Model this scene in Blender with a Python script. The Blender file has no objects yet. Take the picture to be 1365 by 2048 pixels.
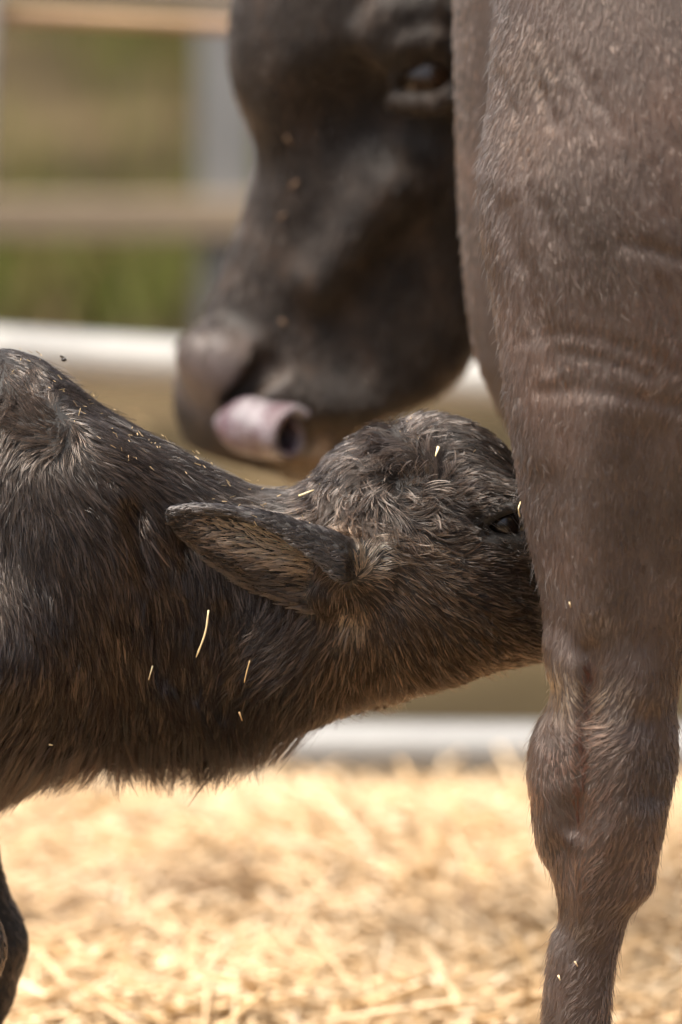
import bpy, math, random
import numpy as np
from mathutils import Vector, kdtree

SC = bpy.context.scene
COL = SC.collection
rng = np.random.default_rng(7)
random.seed(7)

# ------------------------------------------------------------------ camera, sky, sun, exposure
FPX, CX, CY = 12500.0, 682.5, 1024.0          # focal length and centre, in photograph pixels
CAM = np.array([0.0, -5.0, 1.37]); PITCH = math.radians(8.66)
cam_d = bpy.data.cameras.new('camera')
cam_d.sensor_fit = 'HORIZONTAL'; cam_d.sensor_width = 24.0; cam_d.lens = FPX * 24.0 / 1365.0
cam_d.clip_start = 0.1; cam_d.clip_end = 2000.0
cam_d.dof.use_dof = True; cam_d.dof.focus_distance = 4.965; cam_d.dof.aperture_fstop = 3.0
cam = bpy.data.objects.new('camera', cam_d); COL.objects.link(cam)
cam.location = CAM; cam.rotation_euler = (math.pi / 2 - PITCH, 0, 0)
SC.camera = cam

SUN_EL, SUN_AZ = math.radians(68), math.radians(-115)     # azimuth from +Y, clockwise: behind the camera, to its left
world = bpy.data.worlds.new('World'); SC.world = world; world.use_nodes = True
wn = world.node_tree; bg = wn.nodes['Background']
sky = wn.nodes.new('ShaderNodeTexSky'); sky.sky_type = 'NISHITA'; sky.sun_disc = False
sky.sun_elevation = SUN_EL; sky.sun_rotation = SUN_AZ; sky.dust_density = 6.0; sky.ozone_density = 0.6; sky.air_density = 1.0
hs = wn.nodes.new('ShaderNodeHueSaturation'); hs.inputs['Saturation'].default_value = 0.7      # thin overcast
wn.links.new(sky.outputs[0], hs.inputs['Color']); wn.links.new(hs.outputs[0], bg.inputs[0]); bg.inputs[1].default_value = 0.085
sun_d = bpy.data.lights.new('sun', 'SUN'); sun_d.energy = 3.2; sun_d.angle = math.radians(36); sun_d.color = (1, 0.92, 0.81)
sun = bpy.data.objects.new('sun', sun_d); COL.objects.link(sun)
sdir = Vector((math.sin(SUN_AZ) * math.cos(SUN_EL), math.cos(SUN_AZ) * math.cos(SUN_EL), math.sin(SUN_EL)))
sun.rotation_euler = sdir.to_track_quat('Z', 'Y').to_euler(); sun.location = (0, 0, 6)
SC.view_settings.view_transform = 'Standard'; SC.view_settings.look = 'None'
SC.view_settings.exposure = 1.55; SC.view_settings.gamma = 1.0
SC.render.engine = 'CYCLES'
SC.cycles.max_bounces = 8; SC.cycles.transmission_bounces = 3; SC.cycles.glossy_bounces = 4; SC.cycles.diffuse_bounces = 3
SC.cycles.sample_clamp_direct = 4.0; SC.cycles.sample_clamp_indirect = 1.0
SC.cycles.use_denoising = True; SC.cycles.filter_width = 1.4; SC.cycles.denoiser = 'OPENIMAGEDENOISE'; SC.cycles.denoising_input_passes = 'RGB_ALBEDO_NORMAL'; SC.cycles.denoising_prefilter = 'ACCURATE'
SC.cycles_curves.shape = 'RIBBONS'; SC.cycles_curves.subdivisions = 2

# ------------------------------------------------------------------ helpers: pixels of the photograph to world points at a chosen depth
FW = np.array([0, math.cos(PITCH), -math.sin(PITCH)]); UP = np.array([0, math.sin(PITCH), math.cos(PITCH)])
def ray(px, py):
    return FW + np.array([1., 0, 0]) * (px - CX) / FPX + UP * (CY - py) / FPX
def C(px, py, Y=0.0):
    d = ray(px, py); return CAM + d * ((Y - CAM[1]) / d[1])

def pchip(xs, ys, n=400):
    xs = np.asarray(xs, float); ys = np.asarray(ys, float)
    o = np.argsort(xs); xs, ys = xs[o], ys[o]
    h = np.diff(xs); m = np.diff(ys) / h
    d = np.zeros_like(ys); d[0], d[-1] = m[0], m[-1]
    for i in range(1, len(xs) - 1):
        if m[i-1] * m[i] > 0:
            w1, w2 = 2*h[i] + h[i-1], h[i] + 2*h[i-1]
            d[i] = (w1 + w2) / (w1/m[i-1] + w2/m[i])
    X = np.linspace(xs[0], xs[-1], n); k = np.clip(np.searchsorted(xs, X) - 1, 0, len(h) - 1)
    t = (X - xs[k]) / h[k]
    Y = (ys[k]*(2*t**3 - 3*t**2 + 1) + ys[k+1]*(-2*t**3 + 3*t**2) + h[k]*(d[k]*(t**3 - 2*t**2 + t) + d[k+1]*(t**3 - t**2)))
    return X.astype(np.float32), Y.astype(np.float32)

# ------------------------------------------------------------------ helpers: signed distance shapes
def smin(a, b, k):
    h = np.clip(0.5 + 0.5*(b - a)/k, 0, 1)
    return b + (a - b)*h - k*h*(1 - h)
def smax(a, b, k): return -smin(-a, -b, k)

class Loft:
    """a body given by two contours and a half width along an axis"""
    def __init__(s, O, a, n, front, back, half, centre=None, power=2.2):
        s.O = np.asarray(O, np.float32); s.a = np.asarray(a, np.float32); s.a /= np.linalg.norm(s.a)
        n = np.asarray(n, np.float32); n = n - s.a*(n @ s.a); s.n = n/np.linalg.norm(n); s.m = np.cross(s.a, s.n)
        if s.m[1] < 0: s.m = -s.m
        P = lambda L: (np.array([(np.asarray(p) - s.O) @ s.a for p in L]), np.array([(np.asarray(p) - s.O) @ s.n for p in L]))
        s.f = pchip(*P(front)); s.b = pchip(*P(back))
        s.h = pchip(*zip(*half)); s.c = pchip(*zip(*centre)) if centre else None
        s.lo = max(s.f[0][0], s.b[0][0]); s.hi = min(s.f[0][-1], s.b[0][-1]); s.p = power
    def __call__(s, x, y, z):
        px, py, pz = x - s.O[0], y - s.O[1], z - s.O[2]
        t = px*s.a[0] + py*s.a[1] + pz*s.a[2]; r = px*s.n[0] + py*s.n[1] + pz*s.n[2]; w = px*s.m[0] + py*s.m[1] + pz*s.m[2]
        tc = np.clip(t, s.lo, s.hi)
        f = np.interp(tc, *s.f); b = np.interp(tc, *s.b); h = np.interp(tc, *s.h)
        if s.c: w = w - np.interp(tc, *s.c)
        hr = np.maximum((f - b)*0.5, 0.004); r = r - (f + b)*0.5
        q = (np.abs(r/hr)**s.p + np.abs(w/h)**s.p)**(1/s.p)
        d = (q - 1)*np.minimum(hr, h)
        e = np.abs(t - tc)
        return np.where(e > 0, np.sqrt(np.maximum(d, 0)**2 + e*e) + np.minimum(d, 0)*0, d).astype(np.float32)

def cone(a, b, r1, r2):
    a = np.asarray(a, np.float32); b = np.asarray(b, np.float32); ab = b - a; L2 = float(ab @ ab)
    def f(x, y, z):
        t = np.clip(((x-a[0])*ab[0] + (y-a[1])*ab[1] + (z-a[2])*ab[2])/L2, 0, 1)
        return np.sqrt((x-a[0]-ab[0]*t)**2 + (y-a[1]-ab[1]*t)**2 + (z-a[2]-ab[2]*t)**2) - (r1 + (r2-r1)*t)
    return f
def ell(c, r, rot=0.0):
    """ellipsoid, turned by rot about the Y axis (in the picture's plane)"""
    c = np.asarray(c, np.float32); m = min(r); cs, sn = math.cos(rot), math.sin(rot)
    def f(x, y, z):
        X, Z = x - c[0], z - c[2]
        u, v = X*cs - Z*sn, X*sn + Z*cs
        return (np.sqrt((u/r[0])**2 + ((y-c[1])/r[1])**2 + (v/r[2])**2) - 1)*m
    return f
def polyd(P, x, z):
    """distance in the XZ plane to a polyline"""
    d = np.full(x.shape, 9., np.float32)
    for (ax, az), (bx, bz) in zip(P[:-1], P[1:]):
        L = (bx-ax)**2 + (bz-az)**2
        t = np.clip(((x-ax)*(bx-ax) + (z-az)*(bz-az))/L, 0, 1)
        d = np.minimum(d, (x-ax-(bx-ax)*t)**2 + (z-az-(bz-az)*t)**2)
    return np.sqrt(d)
def smooth(P, n=5):
    """Catmull-Rom through a list of points"""
    P = [np.asarray(p, float) for p in P]; Q = [2*P[0]-P[1]] + P + [2*P[-1]-P[-2]]; out = []
    for i in range(1, len(Q) - 2):
        for t in np.linspace(0, 1, n, endpoint=False):
            out.append(0.5*((2*Q[i]) + (Q[i+1]-Q[i-1])*t + (2*Q[i-1]-5*Q[i]+4*Q[i+1]-Q[i+2])*t*t + (3*Q[i]-Q[i-1]-3*Q[i+1]+Q[i+2])*t**3))
    return out + [P[-1]]

def mesh_sdf(sdf, lo, hi, step, block=8):
    lo = np.asarray(lo, float); nb = np.ceil((np.asarray(hi, float) - lo)/step/block).astype(int)
    N = nb*block
    ax = [lo[i] + step*block*(np.arange(nb[i]) + 0.5) - step*0.5 for i in range(3)]
    g = np.meshgrid(*ax, indexing='ij'); dc = sdf(*[q.ravel().astype(np.float32) for q in g]).reshape(nb)
    G = np.repeat(np.repeat(np.repeat(dc, block, 0), block, 1), block, 2).astype(np.float32)
    near = np.argwhere(np.abs(dc) < step*block*0.87*1.25 + 0.004)
    o = np.stack(np.meshgrid(*[np.arange(block)]*3, indexing='ij'), -1).reshape(-1, 3)
    for s in range(0, len(near), 1500):
        idx = (near[s:s+1500][:, None, :]*block + o[None]).reshape(-1, 3)
        p = (lo + idx*step).astype(np.float32)
        G[idx[:, 0], idx[:, 1], idx[:, 2]] = sdf(p[:, 0], p[:, 1], p[:, 2])
    ins = G < 0
    cnt = np.zeros(tuple(N - 1), np.int8)
    for i in (0, 1):
        for j in (0, 1):
            for k in (0, 1):
                cnt += ins[i:N[0]-1+i, j:N[1]-1+j, k:N[2]-1+k]
    cells = np.argwhere((cnt > 0) & (cnt < 8)); M = len(cells)
    vid = np.full(tuple(N - 1), -1, np.int32); vid[tuple(cells.T)] = np.arange(M)
    acc = np.zeros((M, 3)); num = np.zeros(M)
    cor = [(i, j, k) for i in (0, 1) for j in (0, 1) for k in (0, 1)]
    val = {c: G[tuple((cells + c).T)] for c in cor}
    for c in cor:
        for axx in range(3):
            if c[axx] == 0:
                e = list(c); e[axx] = 1; e = tuple(e)
                v0, v1 = val[c], val[e]; cr = (v0 < 0) != (v1 < 0)
                t = np.where(cr, v0/np.where(cr, v0 - v1, 1), 0)
                pos = np.tile(np.array(c, float), (M, 1)); pos[:, axx] = t
                acc += pos*cr[:, None]; num += cr
    V = lo + (cells + acc/num[:, None])*step
    F = []
    for axx in range(3):
        b_, c_ = (axx + 1) % 3, (axx + 2) % 3
        sl0 = [slice(None)]*3; sl1 = [slice(None)]*3; sl0[axx] = slice(0, -1); sl1[axx] = slice(1, None)
        ed = np.argwhere(ins[tuple(sl0)] != ins[tuple(sl1)])
        ed = ed[(ed[:, b_] > 0) & (ed[:, c_] > 0) & (ed[:, b_] < N[b_]-1) & (ed[:, c_] < N[c_]-1)]
        q = []
        for db, dc_ in ((-1, -1), (0, -1), (0, 0), (-1, 0)):
            e = ed.copy(); e[:, b_] += db; e[:, c_] += dc_; q.append(vid[tuple(e.T)])
        q = np.stack(q, 1); flip = ~ins[tuple(ed.T)]
        q[flip] = q[flip][:, ::-1]; F.append(q)
    F = np.concatenate(F); F = F[(F >= 0).all(1)]
    for it in range(2):
        V = V - grad(sdf, V)[0]*0.8
    return V, F

def grad(sdf, V, e=0.0015):
    x, y, z = [V[:, i].astype(np.float32) for i in range(3)]
    d = sdf(x, y, z); g = np.stack([sdf(x+e, y, z) - d, sdf(x, y+e, z) - d, sdf(x, y, z+e) - d], 1)/e
    n2 = np.maximum((g*g).sum(1), 0.05)
    return np.clip(d/n2, -0.004, 0.004)[:, None]*g, g/np.sqrt(n2)[:, None]

def hit(sdf, px, py, y0=-0.9, y1=1.6):
    """first point of a body met by the line of sight through a pixel"""
    d = ray(px, py); d = d/np.linalg.norm(d); t = (y0 - CAM[1])/d[1]
    for i in range(400):
        p = CAM + d*t; v = float(sdf(*[np.array([q], np.float32) for q in p])[0])
        if v < 0.0004 or p[1] > y1: break
        t += max(v*0.6, 0.0004)
    return CAM + d*t

# ------------------------------------------------------------------ helpers: objects
def obj(name, data, mat=None, parent=None, kind=None, label=None, cat=None, group=None):
    o = bpy.data.objects.new(name, data); COL.objects.link(o)
    if mat is not None and hasattr(data, 'materials'): data.materials.append(mat)
    if parent is not None: o.parent = parent
    for k, v in (('kind', kind), ('label', label), ('category', cat), ('group', group)):
        if v: o[k] = v
    return o
def np_mesh(name, V, F, smoothed=True):
    m = bpy.data.meshes.new(name); V = np.asarray(V, np.float32); F = np.asarray(F, np.int32); k = F.shape[1]
    m.vertices.add(len(V)); m.vertices.foreach_set('co', V.ravel())
    m.loops.add(F.size); m.loops.foreach_set('vertex_index', F.ravel())
    m.polygons.add(len(F)); m.polygons.foreach_set('loop_start', np.arange(0, F.size, k, dtype=np.int32))
    try: m.polygons.foreach_set('loop_total', np.full(len(F), k, np.int32))
    except Exception: pass
    m.update(calc_edges=True); m.validate()
    if smoothed: m.polygons.foreach_set('use_smooth', np.ones(len(m.polygons), bool))
    return m
def tube(name, P, R, seg=12, cap=True):
    P = [np.asarray(p, float) for p in P]; R = [R]*len(P) if np.isscalar(R) else R
    V, F = [], []; u = None
    for i, p in enumerate(P):
        t = P[min(i+1, len(P)-1)] - P[max(i-1, 0)]; t /= np.linalg.norm(t)
        if u is None: u = np.cross(t, [0, 0, 1] if abs(t[2]) < .9 else [1, 0, 0])
        u = u - t*(u @ t); u /= np.linalg.norm(u); w = np.cross(t, u)
        for k in range(seg):
            a = 2*math.pi*k/seg; V.append(p + R[i]*(math.cos(a)*u + math.sin(a)*w))
    for i in range(len(P)-1):
        for k in range(seg):
            F.append((i*seg+k, i*seg+(k+1) % seg, (i+1)*seg+(k+1) % seg, (i+1)*seg+k))
    m = bpy.data.meshes.new(name)
    F2 = [tuple(f) for f in F]
    if cap: F2 += [tuple(range(seg-1, -1, -1)), tuple(range((len(P)-1)*seg, len(P)*seg))]
    m.from_pydata([tuple(v) for v in V], [], F2); m.update()
    for p in m.polygons: p.use_smooth = len(p.vertices) == 4
    return m

def mat(name):
    m = bpy.data.materials.new(name); m.use_nodes = True
    nt = m.node_tree; b = nt.nodes['Principled BSDF']
    return m, nt, b
def node(nt, kind, **kw):
    n = nt.nodes.new(kind)
    for k, v in kw.items():
        if k.startswith('i_'): n.inputs[k[2:].replace('_', ' ')].default_value = v
        else: setattr(n, k, v)
    return n
def ramp(nt, stops, fac):
    r = nt.nodes.new('ShaderNodeValToRGB'); e = r.color_ramp.elements
    while len(e) < len(stops): e.new(0.5)
    for k, (p, c) in enumerate(stops): e[k].position = p; e[k].color = (*c, 1)
    nt.links.new(fac, r.inputs[0]); return r.outputs[0]
def noise(nt, scale, detail=4, rough=0.55, vec=None, stretch=None):
    tc = nt.nodes.new('ShaderNodeTexCoord'); n = nt.nodes.new('ShaderNodeTexNoise')
    n.inputs['Scale'].default_value = scale; n.inputs['Detail'].default_value = detail; n.inputs['Roughness'].default_value = rough
    src = tc.outputs['Object']
    if stretch:
        mp = nt.nodes.new('ShaderNodeMapping'); mp.inputs['Scale'].default_value = stretch; nt.links.new(src, mp.inputs[0]); src = mp.outputs[0]
    nt.links.new(src, n.inputs['Vector']); return n.outputs[0]
def bump(nt, b, h, strength, dist):
    n = nt.nodes.new('ShaderNodeBump'); n.inputs['Strength'].default_value = strength; n.inputs['Distance'].default_value = dist
    nt.links.new(h, n.inputs['Height']); nt.links.new(n.outputs[0], b.inputs['Normal'])

def hide_material(name, dark, light, rough=0.55, scale=14):
    m, nt, b = mat(name)
    nt.links.new(ramp(nt, [(0.3, dark), (0.7, light)], noise(nt, scale)), b.inputs['Base Color'])
    b.inputs['Roughness'].default_value = rough
    bump(nt, b, noise(nt, 260, 3), 0.35, 0.002); return m
def fur_material(name, rough=0.32, coat=0.0, random_rough=0.2, ior=1.45):
    m = bpy.data.materials.new(name); m.use_nodes = True; nt = m.node_tree; nt.nodes.clear()
    out = nt.nodes.new('ShaderNodeOutputMaterial'); h = nt.nodes.new('ShaderNodeBsdfHairPrincipled')
    h.model = 'CHIANG'; h.parametrization = 'COLOR'
    at = nt.nodes.new('ShaderNodeAttribute'); at.attribute_name = 'tint'
    nt.links.new(at.outputs['Color'], h.inputs['Color'])
    h.inputs['Roughness'].default_value = rough; h.inputs['Radial Roughness'].default_value = 0.45
    h.inputs['Random Roughness'].default_value = random_rough; h.inputs['Coat'].default_value = coat; h.inputs['IOR'].default_value = ior
    nt.links.new(h.outputs[0], out.inputs[0]); return m

# ------------------------------------------------------------------ fur: strands combed by guides
def sample_mesh(V, F, weight, n):
    T = np.concatenate([F[:, [0, 1, 2]], F[:, [0, 2, 3]]]) if F.shape[1] == 4 else F
    a, b, c = V[T[:, 0]], V[T[:, 1]], V[T[:, 2]]
    ar = np.linalg.norm(np.cross(b - a, c - a), axis=1)*weight((a + b + c)/3)
    cdf = np.cumsum(ar); k = np.searchsorted(cdf, rng.random(n)*cdf[-1]); k = np.minimum(k, len(T) - 1)
    u, v = rng.random(n), rng.random(n); s = u + v > 1; u[s], v[s] = 1 - u[s], 1 - v[s]
    return a[k] + (b[k]-a[k])*u[:, None] + (c[k]-a[k])*v[:, None]

def guide_field(G, X, Z, p=3.2):
    """inverse-distance blend of guides (px, py, dx, dy, values...) at points X, Z of the body's side plane"""
    G = np.array(G, float); gx = (G[:, 0]-CX)*0.0004; gz = np.array([C(g[0], g[1], 0)[2] for g in G])
    L = np.hypot(G[:, 2], G[:, 3]); G[:, 2] /= L; G[:, 3] /= L
    out = np.zeros((len(X), G.shape[1] - 2)); W = np.zeros(len(X))
    for i in range(len(G)):
        w = 1/((X-gx[i])**2 + (Z-gz[i])**2 + 1e-5)**(p/2); W += w; out += w[:, None]*G[i, 2:]
    return out/W[:, None]

def nearest(roots, m):
    n = len(roots); sel = rng.choice(n, m, replace=False); kd = kdtree.KDTree(m)
    for j, k in enumerate(sel): kd.insert(roots[k], j)
    kd.balance(); return sel[np.array([kd.find(r)[1] for r in roots])]
def fur(name, parent, material, sdf, roots, D, length, height, colour, lock=.1, lock_amt=.8, tuft=.01, tuft_amt=.3, curl=0.25, rad=0.00022, K=6, gravity=0.0, jitter=0.15, lift0=0.5, vary=.45):
    """strands gathered in fine locks, the locks in loose tufts; a lock shares its lie, height and tone"""
    n = len(roots); _, N = grad(sdf, roots); length = np.asarray(length)*np.ones(n); height = np.asarray(height)*np.ones(n)
    L = nearest(roots, max(4, int(n*lock))) if lock else np.arange(n)
    T = nearest(roots, max(4, int(n*tuft))) if tuft else None
    D = D - N*(D*N).sum(1)[:, None]; D /= np.maximum(np.linalg.norm(D, axis=1), 1e-4)[:, None]
    B = np.cross(N, D)
    a = rng.normal(0, jitter, n)[L] + rng.normal(0, jitter*.3, n); D = D*np.cos(a)[:, None] + B*np.sin(a)[:, None]; B = np.cross(N, D)
    length = length*rng.uniform(0.65, 1.25, n)[L]*rng.uniform(.85, 1.1, n)
    height = height*rng.uniform(.45, 1.6, n)[L]
    ph = 40*roots[:, 0] + 55*roots[:, 2]; curl = np.asarray(curl)*np.ones(n); bend = curl*np.sin(ph*2.1 + 3*np.sin(ph*0.7)) + (rng.normal(0, .6, n)*curl)[L]
    P = np.zeros((n, K, 3)); P[:, 0] = roots - N*0.001
    seg = (length/(K-1))[:, None]
    for i in range(1, K):
        t = i/(K-1); ang = bend*t
        d = D*np.cos(ang)[:, None] + B*np.sin(ang)[:, None] + N*(lift0*(1-t))
        d[:, 2] -= gravity*t
        d /= np.linalg.norm(d, axis=1)[:, None]
        q = P[:, i-1] + d*seg
        dist = sdf(*[q[:, j].astype(np.float32) for j in range(3)])
        q = q + N*np.clip(height*t**0.7 - dist, -0.004, 0.02)[:, None]*(0.75 if gravity == 0 else 0.5)
        P[:, i] = q
    for c, amt in ((L, lock_amt), (T, tuft_amt)):
        if c is None: continue
        P0 = P.copy(); am = np.asarray(amt)*rng.uniform(0.7, 1.0, n)
        for i in range(1, K):
            w = (am*(i/(K-1))**0.7)[:, None]; P[:, i] = P0[:, i]*(1-w) + P0[c, i]*w
    cv = bpy.data.hair_curves.new(name); cv.add_curves([K]*n)
    cv.attributes['position'].data.foreach_set('vector', P.astype(np.float32).ravel())
    r = cv.attributes.get('radius') or cv.attributes.new('radius', 'FLOAT', 'POINT')
    prof = np.linspace(1, 0.15, K)**0.8; base = np.asarray(rad)*rng.uniform(0.7, 1.3, n)
    r.data.foreach_set('value', (base[:, None]*prof[None]).astype(np.float32).ravel())
    t = cv.attributes.new('tint', 'FLOAT_COLOR', 'CURVE')
    tone = np.exp(rng.normal(0, vary, n))[L]*rng.uniform(.85, 1.15, n)
    col = np.ones((n, 4), np.float32); col[:, :3] = np.clip(colour[L]*tone[:, None], 0.004, 0.9)
    t.data.foreach_set('color', col.ravel())
    return obj(name, cv, material, parent, kind='stuff')

# ================================================================== ground, straw
def ground_material():
    m, nt, b = mat('earth_and_grass')
    base = ramp(nt, [(0.34, (0.027, 0.019, 0.009)), (0.47, (0.044, 0.032, 0.015)), (0.60, (0.092, 0.065, 0.034)), (0.74, (0.055, 0.046, 0.018))], noise(nt, 0.9, 3))
    nt.links.new(base, b.inputs['Base Color']); b.inputs['Roughness'].default_value = 0.95; b.inputs['Specular IOR Level'].default_value = 0.08
    bump(nt, b, noise(nt, 30, 5), 0.6, 0.03); return m
m = bpy.data.meshes.new('ground'); S = 400
m.from_pydata([(-S, -S, 0), (S, -S, 0), (S, S, 0), (-S, S, 0)], [], [(0, 1, 2, 3)])
obj('ground', m, ground_material(), kind='structure')

def bed_height(x, y):
    return 0.5*(0.018 + 0.014*np.sin(2.3*x + 1.1*np.sin(1.7*y)) + 0.012*np.sin(3.1*y + 0.8) + 0.010*np.sin(7*x + 5*y) + 0.008*np.sin(11*x - 9*y + 1) + 0.036)
def straw_material():
    m, nt, b = mat('straw')
    at = nt.nodes.new('ShaderNodeAttribute'); at.attribute_name = 'tint'
    nt.links.new(at.outputs['Color'], b.inputs['Base Color']); b.inputs['Roughness'].default_value = 0.55
    b.inputs['Subsurface Weight'].default_value = 0.0; return m
STRAW = straw_material(); GRASS = straw_material(); GRASS.name = 'grass_blades'; GRASS.node_tree.nodes['Principled BSDF'].inputs['Specular IOR Level'].default_value = .1
def paint(mesh, colours):
    a = mesh.color_attributes.new('tint', 'FLOAT_COLOR', 'POINT'); c = np.ones((len(mesh.vertices), 4), np.float32); c[:, :3] = colours
    a.data.foreach_set('color', c.ravel())
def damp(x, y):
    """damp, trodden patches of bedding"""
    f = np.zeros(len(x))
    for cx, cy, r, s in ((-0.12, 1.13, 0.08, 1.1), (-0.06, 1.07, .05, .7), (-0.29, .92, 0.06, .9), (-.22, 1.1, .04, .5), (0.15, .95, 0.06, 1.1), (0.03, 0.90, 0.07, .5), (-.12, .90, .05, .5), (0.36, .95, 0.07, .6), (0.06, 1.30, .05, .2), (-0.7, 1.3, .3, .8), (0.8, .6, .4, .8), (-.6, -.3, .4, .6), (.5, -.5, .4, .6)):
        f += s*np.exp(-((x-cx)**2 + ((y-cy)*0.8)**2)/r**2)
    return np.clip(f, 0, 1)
def build_straw():
    nx, ny = 160, 180
    gx, gy = np.meshgrid(np.linspace(-2.2, 2.2, nx), np.linspace(-2.2, 1.86, ny), indexing='ij')
    x, y = gx.ravel(), gy.ravel(); z = bed_height(x, y) + rng.normal(0, .004, len(x))
    edge = np.clip(np.minimum(np.minimum(x+2.2, 2.2-x), np.minimum(y+2.2, 1.86-y))/0.4, 0, 1); z = 0.004 + (z-0.004)*edge
    i = np.arange(nx*ny).reshape(nx, ny)
    F = np.stack([i[:-1, :-1], i[1:, :-1], i[1:, 1:], i[:-1, 1:]], -1).reshape(-1, 4)
    dm = damp(x, y)
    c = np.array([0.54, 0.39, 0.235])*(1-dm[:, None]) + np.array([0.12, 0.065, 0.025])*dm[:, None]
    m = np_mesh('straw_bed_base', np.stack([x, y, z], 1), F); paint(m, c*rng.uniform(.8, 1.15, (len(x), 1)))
    base = obj('straw_bedding', m, STRAW, kind='stuff', label='loose golden straw bedding strewn over the pen floor', cat='straw')
    n1, n2 = 26000, 15000
    x = np.concatenate([rng.uniform(-.75, .75, n1), rng.uniform(-2.1, 2.1, n2)]); y = np.concatenate([rng.uniform(.55, 1.78, n1), rng.uniform(-2.1, 1.76, n2)]); n = n1+n2
    L = rng.uniform(.05, .24, n); a = rng.uniform(0, 2*math.pi, n); tilt = rng.normal(0.03, .2, n); bend = rng.normal(0, .25, n)
    w = rng.uniform(.0016, .0032, n); z = (bed_height(x, y) + rng.uniform(.0, .03, n))*np.clip((1.88-y)/.4, .2, 1)
    tilt = np.clip(tilt, -.25, .9)
    dx, dy, dz = np.cos(a)*np.cos(tilt), np.sin(a)*np.cos(tilt), np.sin(tilt)
    d = np.stack([dx, dy, dz], 1); s = np.stack([-np.sin(a), np.cos(a), np.zeros(n)], 1); u = np.cross(d, s)
    mid = np.stack([x, y, z], 1); V = np.zeros((n, 9, 3))
    for k, t in enumerate((-.5, 0, .5)):
        p = mid + d*(L*t)[:, None] + (s*(bend*L*t*t)[:, None])
        for j in range(3):
            q = 2*math.pi*j/3; V[:, k*3+j] = p + s*(w*math.cos(q))[:, None] + u*(w*math.sin(q))[:, None]
    V[:, :, 2] = np.maximum(V[:, :, 2], 0.006)
    f = []
    for k in (0, 3):
        for j in range(3): f.append((k+j, k+(j+1) % 3, k+3+(j+1) % 3, k+3+j))
    F = (np.array(f)[None] + (np.arange(n)*9)[:, None, None]).reshape(-1, 4)
    pal = np.array([[.60, .43, .25], [.65, .49, .305], [.54, .365, .19], [.40, .255, .115], [.70, .57, .40]])
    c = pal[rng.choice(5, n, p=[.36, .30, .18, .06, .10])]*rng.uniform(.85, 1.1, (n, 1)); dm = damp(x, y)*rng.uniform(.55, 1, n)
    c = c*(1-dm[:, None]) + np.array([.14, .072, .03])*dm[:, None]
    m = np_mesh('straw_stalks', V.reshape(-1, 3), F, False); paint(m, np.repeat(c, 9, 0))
    obj('loose_stalks', m, STRAW, base, kind='stuff')
build_straw()

def build_grass():
    n = 45000
    y = rng.uniform(6.0, 22, n); x = rng.uniform(-1, 1, n)*(0.6 + 0.12*(y+5)); keep = (x < .0*(y+5) + .6*(y > 14)) & ((np.sin(1.3*x+.6)+np.sin(.55*y+1.4*x) + rng.normal(0, .5, n)) > -0.3)
    x, y = x[keep], y[keep]; n = len(x)
    h = rng.uniform(.05, .17, n); a = rng.uniform(0, 6.28, n); w = rng.uniform(.004, .009, n); l = rng.uniform(.2, .7, n)*h; b = rng.uniform(0, 6.28, n)
    V = np.zeros((n, 4, 3)); base = np.stack([x, y, np.zeros(n)], 1); s = np.stack([np.cos(a), np.sin(a), 0*a], 1)*w[:, None]
    V[:, 0] = base-s; V[:, 1] = base+s; lean = np.stack([np.cos(b)*l, np.sin(b)*l, h], 1)
    V[:, 2] = base + lean*.55 + s*.7; V[:, 3] = base + lean
    F = (np.array([[0, 1, 2], [0, 2, 3]])[None] + (np.arange(n)*4)[:, None, None]).reshape(-1, 3)
    pal = np.array([[.080, .098, .016], [.110, .115, .022], [.14, .100, .042], [.048, .056, .011]]); c = pal[rng.choice(4, n, p=[.35, .25, .2, .2])]
    m = np_mesh('grass', V.reshape(-1, 3), F, False); paint(m, np.repeat(c, 4, 0))
    obj('rough_grass', m, GRASS, kind='stuff', label='rough green and tan grass growing beyond the rails', cat='grass')
build_grass()

# ================================================================== rails and fences behind the animals
def steel(name, c, rough, rust):
    m, nt, b = mat(name)
    nt.links.new(ramp(nt, [(0.35, c), (0.62, tuple(q*.85 for q in c)), (0.8, rust)], noise(nt, 7, 5)), b.inputs['Base Color'])
    b.inputs['Roughness'].default_value = rough; b.inputs['Metallic'].default_value = 0.15
    bump(nt, b, noise(nt, 60, 4), .15, .002); return m
WHITE = steel('white_painted_steel', (0.42, 0.41, 0.385), .45, (.55, .45, .33))
RUSTY = steel('rust_stained_steel', (0.30, 0.19, 0.11), .6, (.3, .15, .06))
GREY = steel('galvanised_steel', (0.24, 0.24, 0.235), .45, (.4, .36, .3))
GY = 2.0
def rail_line(y0, y1, Y, x0=-1500, x1=3200):
    """points of a rail passing through rows y0 at x=0 and y1 at x=460"""
    k = (y1-y0)/460.0
    return [C(x, y0 + k*x, Y) for x in np.linspace(x0, x1, 7)]
gate = obj('pipe_gate', None, label='white steel pipe gate with sloping rails behind the buffalo head', cat='gate'); gate.empty_display_size = .2
obj('rail', tube('rail', rail_line(706, 736, GY), 0.0300, 20), WHITE, gate)
obj('rail', tube('rail', rail_line(-50, -24, GY), 0.0280, 20), WHITE, gate)
obj('tension_bar', tube('tension_bar', rail_line(28, 52, GY - .06), 0.0085, 10), RUSTY, gate, label='rust brown bar under the top rail')
for X in (-1500, 3200):
    p = C(X, 1000, GY); obj('post', tube('post', [(p[0], p[1], -.1), (p[0], p[1], 1.2)], .04, 16), WHITE, gate)
a, b = C(-16, 0, GY-.08), C(-52, 700, GY-.08)
obj('upright', tube('upright', [a + (a-b)*.35, a, b, b + (b-a)*.62], .011, 12), WHITE, gate)
low = obj('kerb_pipe', None, label='low galvanised pipe running along the edge of the straw', cat='pipe')
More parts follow.
